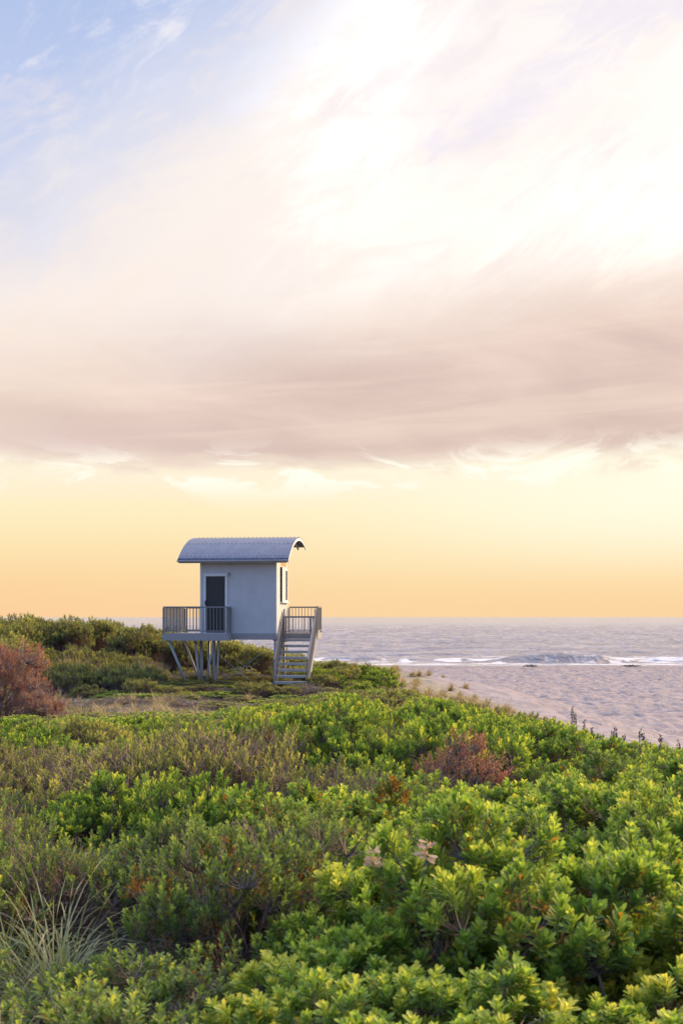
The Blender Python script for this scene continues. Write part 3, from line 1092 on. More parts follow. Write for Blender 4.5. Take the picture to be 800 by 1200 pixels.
m_dead = leaf_mat('dried_leaf', [(0.0, (0.50, 0.30, 0.16)), (0.5, (0.64, 0.47, 0.38)), (1.0, (0.74, 0.62, 0.54))], 0.3, 0.6)
m_bark, t, p, out = new_mat('twig_bark')
v = obj_coords(t)
nb = G.noise(v, 14.0, 4, 0.6)
t.links.new(G.mix(G.smooth(nb, 0.35, 0.65), (0.10, 0.072, 0.062), (0.25, 0.195, 0.175)).s, p.inputs['Base Color'])
p.inputs['Roughness'].default_value = 0.8
m_paletwig, t, p, out = new_mat('pale_twig')
v = obj_coords(t)
nb = G.noise(v, 14.0, 4, 0.6)
t.links.new(G.mix(G.smooth(nb, 0.35, 0.65), (0.16, 0.115, 0.108), (0.33, 0.265, 0.245)).s, p.inputs['Base Color'])
p.inputs['Roughness'].default_value = 0.8

m_browntwig, t, p, out = new_mat('brown_twig')
v = obj_coords(t)
nb = G.noise(v, 14.0, 4, 0.6)
t.links.new(G.mix(G.smooth(nb, 0.35, 0.65), (0.13, 0.085, 0.072), (0.29, 0.215, 0.185)).s, p.inputs['Base Color'])
p.inputs['Roughness'].default_value = 0.8


def norm(v):
    return v / np.maximum(np.linalg.norm(v, axis=-1, keepdims=True), 1e-9)


def perp(d):
    ref = np.where(np.abs(d[..., 2:3]) < 0.9, np.array([0, 0, 1.0]), np.array([1.0, 0, 0]))
    return norm(np.cross(d, ref))


def leaves_geo(p, d, n, L, Wd, tint, detail, curl=0.25):
    """p base, d direction, n upper normal; one obovate blade per row"""
    N = len(p)
    s = norm(np.cross(d, n))
    L = L[:, None]; Wd = Wd[:, None]
    if detail == 2:
        c = lambda k: p + d * (L * k) - n * (L * curl * k * k)
        w1 = s * Wd * 0.30; w2 = s * Wd * 0.5
        lift = n * (Wd * 0.16)
        V = np.stack([c(0.0), c(0.42) - w1 + lift, c(0.42), c(0.42) + w1 + lift, c(0.86) - w2 + lift, c(0.84), c(0.86) + w2 + lift, c(1.0)], 1)
        o = (np.arange(N) * 8)[:, None]
        tri = np.concatenate([o + [0, 2, 1], o + [0, 3, 2], o + [4, 5, 7], o + [5, 6, 7]])
        quad = np.concatenate([o + [1, 2, 5, 4], o + [2, 3, 6, 5]])
        return V.reshape(-1, 3), tri, quad, np.repeat(tint, 8)
    V = np.stack([p, p + d * (L * 0.72) - s * Wd * 0.5 - n * (L * 0.06), p + d * L - n * (L * curl), p + d * (L * 0.72) + s * Wd * 0.5 - n * (L * 0.06)], 1)
    o = (np.arange(N) * 4)[:, None]
    return V.reshape(-1, 3), np.zeros((0, 3), int), o + [0, 3, 2, 1], np.repeat(tint, 4)


def shoots_geo(pos, ax, length, K, Ll, Lw, shoot_tint, g, detail, young=0.55, spread=(78, 22)):
    """leafy shoots: K leaves spiralling up each stem; returns leaf arrays"""
    S_ = len(pos)
    r = perp(ax)
    q = np.cross(ax, r)
    tt = np.linspace(0, 1, K)[None, :]
    ang = np.arange(K)[None, :] * 2.39996 + g.uniform(0, 6.28, (S_, 1))
    rad = r[:, None, :] * np.cos(ang)[..., None] + q[:, None, :] * np.sin(ang)[..., None]
    theta = np.radians(spread[0] + (spread[1] - spread[0]) * tt ** 0.8) + g.normal(0, 0.17, (S_, K))
    d = ax[:, None, :] * np.cos(theta)[..., None] + rad * np.sin(theta)[..., None]
    n = ax[:, None, :] * np.sin(theta)[..., None] - rad * np.cos(theta)[..., None]
    base = pos[:, None, :] + ax[:, None, :] * (length[:, None] * (0.15 + 0.85 * tt))[..., None]
    Lx = Ll * (0.80 + 0.25 * np.sin(tt * 2.6)) * g.uniform(0.75, 1.2, (S_, K)) * (length / length.mean())[:, None] ** 0.5
    Wx = Lx * Lw * g.uniform(0.85, 1.15, (S_, K))
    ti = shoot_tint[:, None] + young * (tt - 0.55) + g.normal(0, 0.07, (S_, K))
    ti = np.where(g.random((S_, K)) < 0.014, 0.0, np.clip(ti, 0.05, 1.0))
    return leaves_geo(base.reshape(-1, 3), norm(d.reshape(-1, 3)), norm(n.reshape(-1, 3)), Lx.ravel(), Wx.ravel(), ti.ravel(), detail)


def tubes_geo(P, Rr, n=4):
    """P (N, M, 3) polylines, Rr (N, M) radii"""
    N, M, _ = P.shape
    d = np.gradient(P, axis=1)
    d = norm(d)
    r = perp(d); q = np.cross(d, r)
    a = np.arange(n) * 2 * np.pi / n
    V = P[:, :, None, :] + Rr[:, :, None, None] * (r[:, :, None, :] * np.cos(a)[None, None, :, None] + q[:, :, None, :] * np.sin(a)[None, None, :, None])
    i, j, k_ = np.meshgrid(np.arange(N), np.arange(M - 1), np.arange(n), indexing='ij')
    idx = lambda i, j, k: (i * M + j) * n + k % n
    f = np.stack([idx(i, j, k_), idx(i, j, k_ + 1), idx(i, j + 1, k_ + 1), idx(i, j + 1, k_)], -1).reshape(-1, 4)
    return V.reshape(-1, 3), f


def curve_between(A, B, g, M=5, sag=0.12, up=0.25):
    tt = np.linspace(0, 1, M)[None, :, None]
    Lg = np.linalg.norm(B - A, axis=1)[:, None, None]
    mid_ = g.normal(0, sag, (len(A), 1, 3)) * Lg
    mid_[..., 2] -= up * Lg[..., 0] * 0.35
    return A[:, None, :] * (1 - tt) + B[:, None, :] * tt + mid_ * (np.sin(tt * np.pi))


def make_shrub(seed, Rd, H, lobes, lobe_r, per_lobe, K, Ll, Lw, slen, mats, detail, tint=(0.42, 0.16), leafy=1.0, extra_twigs=0, young=0.55, upright=0.45, low=0.15, spread=(78, 22)):
    g = np.random.default_rng(seed)
    # lobe centres over a dome, irregular
    ga = np.arange(lobes) * 2.39996 + g.uniform(0, 6.28)
    fr = np.sqrt((np.arange(lobes) + 0.5) / lobes)
    rr = fr * (Rd - lobe_r * 0.6) * g.uniform(0.75, 1.15, lobes)
    hgt = (H - lobe_r) * np.sqrt(np.clip(1 - (rr / (Rd * 1.12)) ** 2, 0.03, 1)) * g.uniform(0.60, 1.14, lobes)
    hgt = np.maximum(hgt, low * H)
    C = np.stack([rr * np.cos(ga), rr * np.sin(ga), hgt], 1)
    LR = lobe_r * g.uniform(0.7, 1.3, lobes)
    # shoots on each lobe
    S_ = lobes * per_lobe
    li = np.repeat(np.arange(lobes), per_lobe)
    z = g.uniform(-0.45, 1, S_)
    ph = g.uniform(0, 6.283, S_)
    n = np.stack([np.sqrt(1 - z * z) * np.cos(ph), np.sqrt(1 - z * z) * np.sin(ph), z], 1)
    rad = LR[li] * g.uniform(0.45, 1.0, S_) ** 0.6
    pos = C[li] + n * rad[:, None] * np.array([1, 1, 0.85])
    out_ = norm(C[li] * np.array([1, 1, 0.2]) + 1e-6)
    axd = norm(n * 0.75 + np.array([0, 0, 1.0]) * upright * 1.6 + out_ * 0.25 + g.normal(0, 0.18, (S_, 3)))
    length = slen * g.uniform(0.7, 1.35, S_)
    lobe_t = g.normal(0, 0.10, lobes)
    st = tint[0] + lobe_t[li] + g.normal(0, tint[1], S_)
    keep = g.random(S_) < leafy
    pos = pos - axd * (length * 0.55)[:, None]
    pos[:, 2] = np.maximum(pos[:, 2], 0.02)
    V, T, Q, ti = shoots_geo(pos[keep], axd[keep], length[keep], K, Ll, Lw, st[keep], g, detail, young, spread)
    # stems
    base = np.stack([g.normal(0, 0.06 * Rd, lobes), g.normal(0, 0.06 * Rd, lobes), np.full(lobes, -0.15)], 1)
    Pm = curve_between(base, C - np.array([0, 0, 0.3]) * LR[:, None], g, 6)
    sv1, sf1 = tubes_geo(Pm, np.linspace(0.016, 0.007, 6)[None, :] * np.ones((lobes, 1)) * (Rd / 0.75) ** 0.5, 5)
    end = pos + axd * (length * 0.9)[:, None]
    Pt = curve_between(C[li] - np.array([0, 0, 0.3]) * LR[li][:, None], end, g, 4, 0.06, 0.3)
    sv2, sf2 = tubes_geo(Pt, np.linspace(0.0045, 0.0018, 4)[None, :] * np.ones((S_, 1)) * (1.0 if detail == 2 else 1.5), 3)
    parts = [(sv1, sf1), (sv2, sf2)]
    if extra_twigs:
        zz = g.uniform(0.15, 1, extra_twigs); ph = g.uniform(0, 6.283, extra_twigs)
        nn = np.stack([np.sqrt(1 - zz * zz) * np.cos(ph), np.sqrt(1 - zz * zz) * np.sin(ph), zz], 1)
        tips = nn * np.array([Rd, Rd, H]) * g.uniform(0.7, 1.08, (extra_twigs, 1))
        start = tips * g.uniform(0.15, 0.5, (extra_twigs, 1)) * np.array([0.8, 0.8, 0.9])
        sv3, sf3 = tubes_geo(curve_between(start, tips, g, 5, 0.10, -0.1), np.linspace(0.006, 0.0018, 5)[None, :] * np.ones((extra_twigs, 1)) * (1.0 if detail == 2 else 1.6), 3)
        parts.append((sv3, sf3))
        # side spurs
        a_ = g.integers(0, extra_twigs, extra_twigs * 2)
        u_ = g.uniform(0.4, 0.9, extra_twigs * 2)[:, None]
        st_ = start[a_] * (1 - u_) + tips[a_] * u_
        en_ = st_ + norm(nn[a_] + g.normal(0, 0.6, (len(a_), 3))) * g.uniform(0.08, 0.22, (len(a_), 1)) * Rd
        sv4, sf4 = tubes_geo(curve_between(st_, en_, g, 3, 0.1, 0), np.linspace(0.003, 0.0014, 3)[None, :] * np.ones((len(a_), 1)) * (1.0 if detail == 2 else 1.7), 3)
        parts.append((sv4, sf4))
    off, vs, fs = 0, [], []
    for a, b in parts:
        vs.append(a); fs.append(b + off); off += len(a)
    return dict(leaf=(V, T, Q, ti), stem=(np.concatenate(vs), np.concatenate(fs)), mats=mats)


def add_shrub(name, geo, loc=(0, 0, -50)):
    root = empty(name, loc)
    V, T, Q, ti = geo['leaf']
    mesh_np('foliage', V, [T, Q], geo['mats'][0], root, {'tint': ti}, smooth=False)
    sv, sf_ = geo['stem']
    mesh_np('stem', sv, [sf_], geo['mats'][1], root, smooth=True)
    return root


def copy_thing(src):
    c = src.copy()
    col.objects.link(c)
    for ch in kids[src.name]:
        d = ch.copy()
        col.objects.link(d)
        d.parent = c
    return c


# prototypes -----------------------------------------------------------------
BR, OL = (m_leaf, m_bark), (m_olive, m_bark)
protos = {}
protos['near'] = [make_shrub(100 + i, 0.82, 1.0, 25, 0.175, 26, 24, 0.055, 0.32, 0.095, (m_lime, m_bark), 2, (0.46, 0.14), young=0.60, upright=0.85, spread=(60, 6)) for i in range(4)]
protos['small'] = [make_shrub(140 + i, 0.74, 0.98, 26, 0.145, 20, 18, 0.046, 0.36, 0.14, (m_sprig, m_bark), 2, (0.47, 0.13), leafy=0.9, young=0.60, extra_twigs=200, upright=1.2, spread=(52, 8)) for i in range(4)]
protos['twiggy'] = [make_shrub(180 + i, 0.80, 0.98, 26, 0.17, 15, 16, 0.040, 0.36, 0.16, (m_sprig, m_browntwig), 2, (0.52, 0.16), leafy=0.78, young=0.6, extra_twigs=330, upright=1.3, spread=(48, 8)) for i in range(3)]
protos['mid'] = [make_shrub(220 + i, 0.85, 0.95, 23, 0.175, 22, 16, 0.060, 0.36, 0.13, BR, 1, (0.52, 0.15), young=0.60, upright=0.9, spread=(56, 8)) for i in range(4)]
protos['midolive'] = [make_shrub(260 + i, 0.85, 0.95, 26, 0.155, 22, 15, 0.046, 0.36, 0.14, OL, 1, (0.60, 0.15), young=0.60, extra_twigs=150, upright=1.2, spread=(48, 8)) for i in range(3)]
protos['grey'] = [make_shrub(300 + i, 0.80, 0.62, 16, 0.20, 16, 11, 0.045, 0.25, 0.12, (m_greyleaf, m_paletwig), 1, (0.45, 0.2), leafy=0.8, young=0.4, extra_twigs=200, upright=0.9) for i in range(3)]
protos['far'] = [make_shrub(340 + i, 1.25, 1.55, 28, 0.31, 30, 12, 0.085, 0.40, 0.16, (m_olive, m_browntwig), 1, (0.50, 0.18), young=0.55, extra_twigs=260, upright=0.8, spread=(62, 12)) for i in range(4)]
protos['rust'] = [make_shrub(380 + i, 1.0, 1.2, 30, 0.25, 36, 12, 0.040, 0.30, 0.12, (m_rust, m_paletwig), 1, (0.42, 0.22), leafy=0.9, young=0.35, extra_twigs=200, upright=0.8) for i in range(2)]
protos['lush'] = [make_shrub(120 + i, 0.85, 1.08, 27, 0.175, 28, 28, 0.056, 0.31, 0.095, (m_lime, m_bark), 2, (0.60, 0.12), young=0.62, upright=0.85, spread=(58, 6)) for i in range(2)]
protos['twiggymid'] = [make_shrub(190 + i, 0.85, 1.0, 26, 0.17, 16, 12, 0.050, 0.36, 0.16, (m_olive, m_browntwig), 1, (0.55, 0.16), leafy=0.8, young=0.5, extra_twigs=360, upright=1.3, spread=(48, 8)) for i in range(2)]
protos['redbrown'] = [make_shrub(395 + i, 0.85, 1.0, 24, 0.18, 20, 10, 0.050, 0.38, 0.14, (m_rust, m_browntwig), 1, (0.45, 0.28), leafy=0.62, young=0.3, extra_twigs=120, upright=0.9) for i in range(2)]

kids = {}
PR = {}
used_proto = set()


def place(kind, k, x, y, scale, name, label, cat, group, zs=1.0, sink=0.06, rz=None, tilt=0.10):
    key = (kind, k)
    if key not in PR:
        root = add_shrub(name, protos[kind][k])
        kids[root.name] = list(root.children)
        PR[key] = root
        o = root
    else:
        o = copy_thing(PR[key])
        o.name = name
    o.location = (x, y, float(ground_z(x, y)) - sink)
    o.rotation_euler = (random.uniform(-tilt, tilt), random.uniform(-tilt, tilt), random.uniform(0, 6.283) if rz is None else rz)
    o.scale = (scale, scale, scale * zs)
    tag(o, label, cat, group)
    return o


def world_x(px, y):
    return (px - 400) / F * y


placed = []


def free(x, y, r):
    return all((x - a) ** 2 + (y - b) ** 2 > (0.5 * (r + c)) ** 2 for a, b, c in placed)


def scatter(y0, y1, px0, px1, spacing, tries, ok=None):
    pts = []
    for _ in range(tries):
        y = random.uniform(y0, y1)
        x = random.uniform(world_x(px0, y), world_x(px1, y))
        if ok and not ok(x, y):
            continue
        sp_ = spacing(y) if callable(spacing) else spacing
        if free(x, y, sp_):
            placed.append((x, y, sp_))
            pts.append((x, y))
    return pts


def to_px(x, y):
    return 400 + x / y * F


# --- special plants first
def solo(kind, k, px, y, scale, name, label, cat, zs=1.0, r=1.0, rz=None, sink=0.06):
    x = world_x(px, y)
    placed.append((x, y, r))
    return place(kind, k, x, y, scale, name, label, cat, None, zs, sink, rz)


rust1 = solo('rust', 0, -2, 28.8, 1.36, 'dead_shrub', 'large rust-red dying shrub at the left edge in front of the hedge', 'shrub', 1.24, 2.2)
rust2 = solo('rust', 1, 48, 28.0, 0.72, 'dead_shrub', 'low crimson-brown dying bush at the foot of the large rust-red shrub', 'shrub', 0.95, 1.2)
placed.append((world_x(545, 11.5), 11.5, 1.25))
rust3 = solo('redbrown', 0, 545, 12.6, 0.72, 'dead_shrub', 'small reddish-brown withered shrub among green ones in the middle of the scrub', 'shrub', 1.25, 1.1)
rust4 = solo('redbrown', 1, 345, 19.0, 0.50, 'dead_shrub', 'little rust-brown shrub in the green scrub in front of the hut', 'shrub', 1.5, 0.9)

# big bright shrubs lower right
lowright = [(600, 5.6, 1.12, 0, 1.02, 'lush'), (465, 6.1, 0.90, 1, 0.98, 'near'), (700, 9.3, 1.15, 2, 0.88, 'near'), (760, 5.3, 1.0, 1, 0.86, 'lush'), (430, 4.8, 0.92, 1, 0.80, 'lush'),
            (560, 4.4, 1.0, 0, 0.72, 'lush'), (690, 4.2, 0.95, 1, 0.70, 'lush'), (810, 7.6, 1.0, 1, 0.98, 'near'), (540, 8.4, 0.95, 3, 0.95, 'near'), (400, 4.0, 0.8, 0, 0.62, 'lush'), (800, 4.1, 0.9, 0, 0.70, 'lush')]
lr_labels = [
    'tallest bright green shrub with yellow-tipped rosettes, lower right of the scrub',
    'green leafy shrub carrying two pale dried flower heads, centre of the foreground scrub',
]
flower_host = None
for i, (px, y, s_, k, zs, kd) in enumerate(lowright):
    lab = lr_labels[i] if i < 2 else 'bright green rosette-leaved shrub filling the lower right foreground'
    x = world_x(px, y)
    placed.append((x, y, 1.15 * s_))
    o = place(kd, k, x, y, s_, 'coastal_shrub', lab, 'shrub', 'bright green shrubs in the right foreground' if i > 1 else None, zs)
    if i == 1:
        flower_host = o

# --- tussocks
def tussock_geo(seed, n, L, spread, width, droop, tintm):
    g = np.random.default_rng(seed)
    M = 7
    ph = g.uniform(0, 6.283, n)
    lean = np.minimum(np.abs(g.normal(0, spread, n)), 0.95)
    Lg = L * g.uniform(0.55, 1.15, n)
    d0 = np.stack([np.sin(lean) * np.cos(ph), np.sin(lean) * np.sin(ph), np.cos(lean)], 1)
    tt = np.linspace(0, 1, M)[None, :, None]
    P = d0[:, None, :] * Lg[:, None, None] * tt
    hor_ = np.stack([np.cos(ph), np.sin(ph), np.zeros(n)], 1)
    dr = droop * g.uniform(0.4, 1.5, n)
    P = P + hor_[:, None, :] * (Lg * dr)[:, None, None] * tt ** 2 * 0.6 - np.array([0, 0, 1.0]) * (Lg * dr)[:, None, None] * tt ** 2.4 * 0.75
    P = P + np.stack([g.normal(0, 0.05 * L, n), g.normal(0, 0.05 * L, n), np.full(n, -0.05)], 1)[:, None, :]
    side = norm(np.cross(np.gradient(P, axis=1), hor_[:, None, :] + np.array([0, 0, 0.6])))
    w = width * g.uniform(0.6, 1.3, n)[:, None, None] * (1 - 0.92 * tt ** 1.6) * 0.5
    V = np.stack([P - side * w, P + side * w], 2)
    i, j = np.meshgrid(np.arange(n), np.arange(M - 1), indexing='ij')
    b = (i * M + j) * 2
    f = np.stack([b, b + 1, b + 3, b + 2], -1).reshape(-1, 4)
    ti = np.clip(g.normal(tintm, 0.2, n), 0, 1)
    return V.reshape(-1, 3), f, np.repeat(ti, M * 2)


def tussock(name, seed, px, y, n, L, spread, width, droop, tintm, mat, label, group=None, x=None):
    V, f, ti = tussock_geo(seed, n, L, spread, width, droop, tintm)
    o = mesh_np(name, V, [f], mat, None, {'tint': ti}, smooth=True)
    x = world_x(px, y) if x is None else x
    o.location = (x, y, float(ground_z(x, y)))
    placed.append((x, y, L * (0.9 if L > 0.8 else 0.55)))
    tag(o, label, 'grass', group, 'thing')
    return o


tussock('grass_tussock', 1, 66, 6.2, 240, 1.12, 0.42, 0.010, 0.80, 0.66, m_grass, 'tall green grass tussock with arching pale blades at the left of the foreground')
tussock('grass_tussock', 2, 6, 4.3, 190, 0.80, 0.62, 0.009, 0.42, 0.85, m_straw, 'straw-coloured grass tussock in the bottom left corner')
tussock('grass_tussock', 3, 262, 4.15, 70, 0.78, 0.45, 0.008, 0.45, 0.6, m_straw, 'thin dry grass tuft at the bottom edge left of the bright green shrubs')
tussock('grass_tussock', 4, 4, 6.6, 90, 0.95, 0.45, 0.009, 0.6, 0.35, m_grass, 'grey-green grass tussock at the left edge behind the tall tussock')
tussock('grass_tussock', 5, 735, 13.2, 60, 0.85, 0.55, 0.012, 0.4, 0.75, m_straw, 'wispy dry grass tussock at the right end of the scrub by the beach')

# --- scatter the scrub
veg_ok = lambda x, y: x < float(veg_x(y)) - 0.1


def capped(kind, k, x, y, s_, zs):
    """keeps a shrub's top under the sight line the scrub has in that place"""
    hk = float(protos[kind][k]['leaf'][0][:, 2].max())
    px = to_px(x, y)
    lim = np.interp(px, [0, 60, 250, 330, 450, 560, 640, 700, 800], [836, 834, 831, 816, 801, 822, 837, 850, 871])
    room = EYE - (lim - 723) / F * y - float(ground_z(x, y))
    return min(zs, max(room, 0.26) / (hk * s_))


def near_kind(px, y):
    n = float(fbm(np.array([px / 120.0]), np.array([y / 2.2]), 5, 3)[0])
    if px > 380:
        return 'near' if n > 0.36 else 'small'
    if y < 6.6:
        return 'small' if n < 0.66 else 'twiggy'
    if n < 0.44:
        return 'twiggy'
    return 'small' if n < 0.66 or px < 250 else 'near'


LAB = {
    'near': ('bright green shrub with upright yellow-green rosettes within the near scrub', 'bright green shrubs in the near scrub'),
    'small': ('small-leaved green shrub with brown twigs low in the near scrub', 'small-leaved shrubs in the near scrub'),
    'twiggy': ('thinly leaved shrub showing many brown twigs within the near scrub', 'twiggy shrubs in the near scrub'),
    'twiggymid': ('olive shrub showing many brown twigs in the middle distance', 'twiggy shrubs in the middle distance'),
    'mid': ('yellow-green leafy shrub in the middle distance in front of the hut', 'green shrubs in the middle distance'),
    'midolive': ('dull olive shrub in the middle distance in front of the hut', 'olive shrubs in the middle distance'),
    'grey': ('low grey-brown twiggy bush on the dry ground round the hut', 'dry twiggy bushes round the hut'),
    'far': ('dark green shrub in the tall hedge behind and left of the hut', 'shrubs of the hedge behind the hut'),
}
pts = scatter(3.4, 9.5, -120, 380, 0.70, 2600, lambda x, y: not (y < 4.6 and (to_px(x, y) < 75 or 225 < to_px(x, y) < 305))) + scatter(3.6, 9.5, 380, 1080, 0.84, 2600, veg_ok)
for i, (x, y) in enumerate(pts):
    px = to_px(x, y)
    kd = near_kind(px, y)
    s_ = random.uniform(0.78, 1.08)
    zs = random.uniform(0.68, 1.16)
    if px < 350:
        zs *= 0.92 if y > 5.6 else (0.78 if y > 4.9 else 0.60)
    if y > 7.5 and px > 560:
        zs = capped(kd, i % len(protos[kd]), x, y, s_, zs)
    place(kd, i % len(protos[kd]), x, y, s_, {'near': 'coastal_shrub', 'small': 'olive_shrub', 'twiggy': 'twiggy_shrub'}[kd], LAB[kd][0], 'shrub', LAB[kd][1], zs)

pts = scatter(9.5, 20.5, -90, 960, 0.98, 3500, veg_ok)
for i, (x, y) in enumerate(pts):
    px = to_px(x, y)
    n = float(fbm(np.array([x / 1.7]), np.array([y / 3.0]), 15, 3)[0])
    kd = 'mid' if n > 0.46 else 'midolive'
    if (px < 450 and n < 0.55 and y < 15) or n < 0.33:
        kd = 'twiggymid' if y > 11 else 'twiggy'
    s_ = random.uniform(0.75, 1.10)
    place(kd, i % len(protos[kd]), x, y, s_, {'mid': 'coastal_shrub', 'midolive': 'olive_shrub', 'twiggy': 'twiggy_shrub', 'twiggymid': 'twiggy_shrub'}[kd],
          LAB[kd][0], 'shrub', LAB[kd][1], capped(kd, i % len(protos[kd]), x, y, s_, random.uniform(0.66, 1.20)))


def pad_free(x, y):
    # the hut's own footprint and its stairs stay clear of shrubs
    lx = (x - P0.x) * ca + (y - P0.y) * sa
    ly = -(x - P0.x) * sa + (y - P0.y) * ca
    return not (-4.2 < lx < 1.7 and -1.6 < ly < 3.0)


pts = scatter(20.5, 39.5, -70, 700, lambda y: 1.05, 6000, lambda x, y: veg_ok(x, y) and pad_free(x, y))
for i, (x, y) in enumerate(pts):
    px = to_px(x, y)
    n = float(fbm(np.array([x / 1.9]), np.array([y / 3.5]), 25, 3)[0])
    dry = y > np.interp(px, [0, 250, 340, 450], [23.0, 25.0, 36.0, 60.0])
    kd = 'grey' if (dry and n < 0.50 and px < 260) or n < 0.22 else ('mid' if n > 0.60 else 'midolive')
    s_ = random.uniform(0.85, 1.2)
    zs = capped(kd, i % len(protos[kd]), x, y, s_, random.uniform(0.55, 0.85) * (0.62 if dry else 1.0))
    nm = {'mid': 'coastal_shrub', 'midolive': 'olive_shrub', 'grey': 'twiggy_shrub'}[kd]
    place(kd, i % len(protos[kd]), x, y, s_, nm, LAB[kd][0], 'shrub', LAB[kd][1], zs)

# low growth round and under the hut
pts = scatter(37.0, 46.0, 40, 470, 0.66, 2600, veg_ok)
for i, (x, y) in enumerate(pts):
    lx = (x - P0.x) * ca + (y - P0.y) * sa
    ly = -(x - P0.x) * sa + (y - P0.y) * ca
    under = not pad_free(x, y)
    kd = 'grey' if (i % 3 == 0) else 'midolive'
    zs = random.uniform(0.30, 0.52) if under else random.uniform(0.6, 0.9)
    if to_px(x, y) < 188 and y > 38.5:
        zs = random.uniform(0.85, 1.35)
    if to_px(x, y) > 365:
        kd, zs = 'midolive' if i % 2 else 'mid', random.uniform(0.7, 1.0)
    place(kd, i % 3, x, y, random.uniform(0.6, 0.85), 'twiggy_shrub' if kd == 'grey' else 'olive_shrub', LAB[kd][0], 'shrub', LAB[kd][1], zs)

# the hedge behind: taller to the left, falling to the right
hz = []
for (y0, y1, px0, px1, sp_) in ((41.5, 44.5, -80, 170, 1.35), (44.6, 49.0, -80, 392, 1.35), (49.0, 54.0, -80, 350, 1.6)):
    hz += scatter(y0, y1, px0, px1, sp_, 900, lambda x, y: veg_ok(x, y) and pad_free(x, y))
for i, (x, y) in enumerate(hz):
    px = to_px(x, y)
    top_py = np.interp(px, [-80, 0, 60, 125, 140, 190, 240, 290, 322, 345, 370, 392], [719, 721, 724, 724, 731, 731, 748, 752, 758, 764, 772, 782])
    top = EYE - (top_py - 723) / F * y + random.uniform(-0.16, 0.10)
    if y < 44.6:
        top -= 0.60 + 0.30 * (44.6 - y) / 3
    g0 = float(ground_z(x, y))
    want = max(top - g0, 0.5)
    s_ = random.uniform(0.80, 1.0)
    place('far', i % 4, x, y, s_, 'hedge_shrub', LAB['far'][0], 'shrub', LAB['far'][1], (want / 1.60) / s_, 0.05, tilt=0.05)

# --- the sandy shoulder of the dune: dry grass
for i in range(170):
    y = random.uniform(24, 56)
    x = float(veg_x(y)) + random.uniform(-0.35, 1.0) * random.uniform(0.3, 1.0) * (0.8 + float(edge_x(y)) - float(veg_x(y)))
    tussock('dry_grass', 500 + i, 0, y, 130, random.uniform(0.26, 0.58), 0.80, 0.020, 0.45, 0.5, m_straw, 'straw-coloured grass tuft on the sandy dune shoulder beside the beach', 'dry grass tufts on the dune shoulder', x=x)
for i in range(100):
    y = random.uniform(24, 38)
    px = random.triangular(20, 320, 130)
    tussock('dry_grass', 600 + i, px, y, 60, random.uniform(0.28, 0.60), 0.65, 0.018, 0.40, 0.55, m_straw, 'straw-coloured grass tuft on the dry ground in front of the hut', 'dry grass tufts in front of the hut')

for i in range(22):
    y = random.uniform(40.5, 43.5)
    px = random.uniform(75, 200)
    tussock('dry_grass', 680 + i, px, y, 40, random.uniform(0.8, 1.25), 0.22, 0.016, 0.25, 0.45, m_straw, 'tall thin straw-coloured grass at the foot of the hedge left of the hut', 'tall dry grass at the foot of the hedge')

# --- brown seed spikes along the right rim of the scrub
def spike(px, y, h_, i):
    g = np.random.default_rng(700 + i)
    root = empty('seed_stalk', (world_x(px, y), y, 0))
    x = world_x(px, y)
    root.location.z = float(ground_z(x, y))
    root.rotation_euler = (g.normal(0, 0.05), g.normal(0, 0.05), g.uniform(0, 6))
    mb = MB()
    h_ *= 0.88
    mb.tube([(0, 0, -0.05), (0.01, 0, h_ * 0.5), (0, 0.01, h_ * 0.97)], 0.006, 5, 0.004)
    mb.build('stem', m_bark, root)
    n = 60
    zz = g.uniform(0.62, 1.0, n) * h_
    ph = g.uniform(0, 6.283, n)
    p_ = np.stack([0 * zz, 0 * zz, zz], 1)
    d = norm(np.stack([np.cos(ph), np.sin(ph), g.uniform(0.3, 1.2, n)], 1))
    V, T, Q, ti = leaves_geo(p_, d, perp(d), np.full(n, 0.032), np.full(n, 0.016), g.uniform(0, 0.5, n), 1)
    mesh_np('seed_head', V, [Q], m_bark, root, {'tint': ti})
    tag(root, 'brown seed spike rising from the rim of the scrub against the beach', 'dry stalk', 'seed spikes along the rim of the scrub')


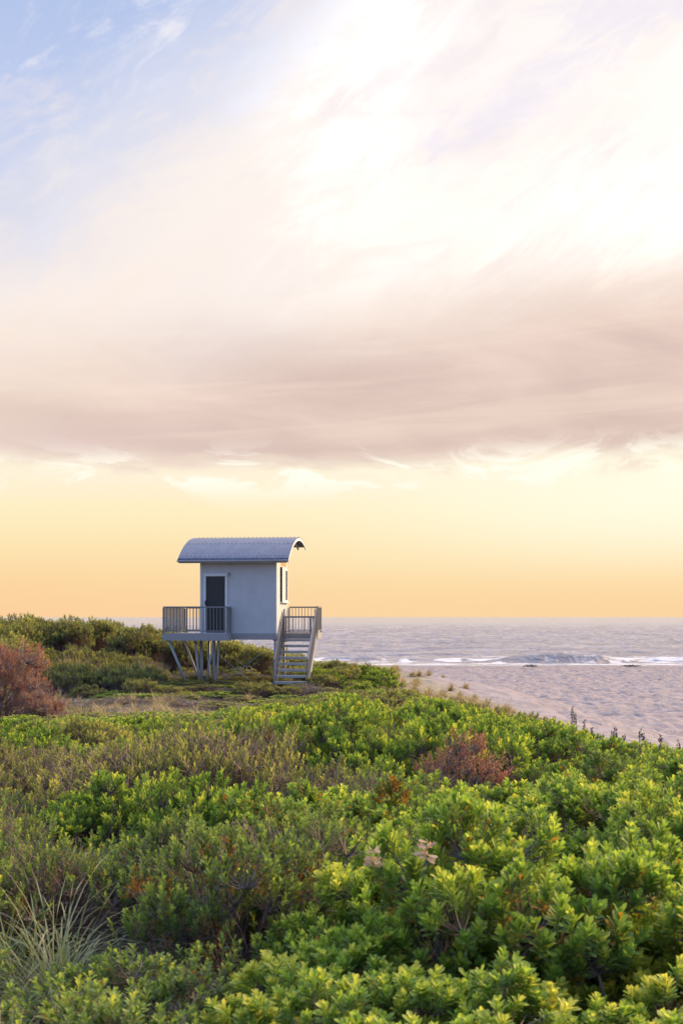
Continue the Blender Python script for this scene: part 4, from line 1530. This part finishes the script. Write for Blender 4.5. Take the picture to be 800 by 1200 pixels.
for i, (px, y, h_) in enumerate(((670, 19.5, 0.95), (675, 19.2, 0.80), (681, 18.8, 0.75), (693, 18.2, 0.70), (716, 17.0, 0.72), (722, 16.8, 0.80), (730, 16.6, 0.68), (745, 16.0, 0.82), (748, 15.8, 0.88), (757, 15.6, 0.70), (770, 15.1, 0.78), (776, 15.0, 0.85), (783, 14.7, 0.68), (794, 14.4, 0.80), (648, 20.9, 0.66), (812, 14.0, 0.75))):
    spike(px, y, h_, i)

# --- dried flower heads on the shrub in the centre
def dried_head(host, px, py, y, r, i):
    g = np.random.default_rng(800 + i)
    pt = Vector((world_x(px, y), y, EYE - (py - 723) / F * y))
    n = 26
    ph = g.uniform(0, 6.283, n)
    d = norm(np.stack([np.cos(ph), np.sin(ph), g.uniform(-0.5, 1.0, n)], 1))
    V, T, Q, ti = leaves_geo(np.zeros((n, 3)) + np.stack([0 * ph, 0 * ph, g.uniform(-0.04, 0.04, n)], 1), d, perp(d), r * g.uniform(0.7, 1.2, n), np.full(n, r * 0.30), g.uniform(0.2, 1.0, n), 2, 0.45)
    o = mesh_np('dried_flower', V, [T, Q], m_dead, None, {'tint': ti})
    bpy.context.view_layer.update()
    o.parent = host
    o.matrix_parent_inverse = host.matrix_world.inverted()
    o.location = pt


bpy.context.view_layer.update()
dried_head(flower_host, 437, 1006, 5.30, 0.042, 0)
dried_head(flower_host, 500, 998, 5.30, 0.048, 1)

# --- weed left by the tide
m_weed = painted('seaweed', (0.03, 0.025, 0.02), 0.6, 0.2)
for i, (px, lab) in enumerate(((621, 'small dark seaweed clump at the waterline below the breaking wave'), (739, 'small dark seaweed clump at the waterline under the right end of the wave'))):
    y = SHORE - 4.0
    g = np.random.default_rng(900 + i)
    mb = MB()
    for q in range(14):
        c = g.normal(0, 0.28, 2)
        pts_ = [(c[0] + g.normal(0, 0.25), c[1] + g.normal(0, 0.2), abs(g.normal(0, 0.10)) + 0.02) for _ in range(4)]
        mb.tube(pts_, 0.05, 5, 0.03)
    o = mb.build('seaweed_clump', m_weed)
    x = world_x(px, y)
    o.location = (x, y, float(ground_z(x, y)))
    tag(o, lab, 'seaweed')
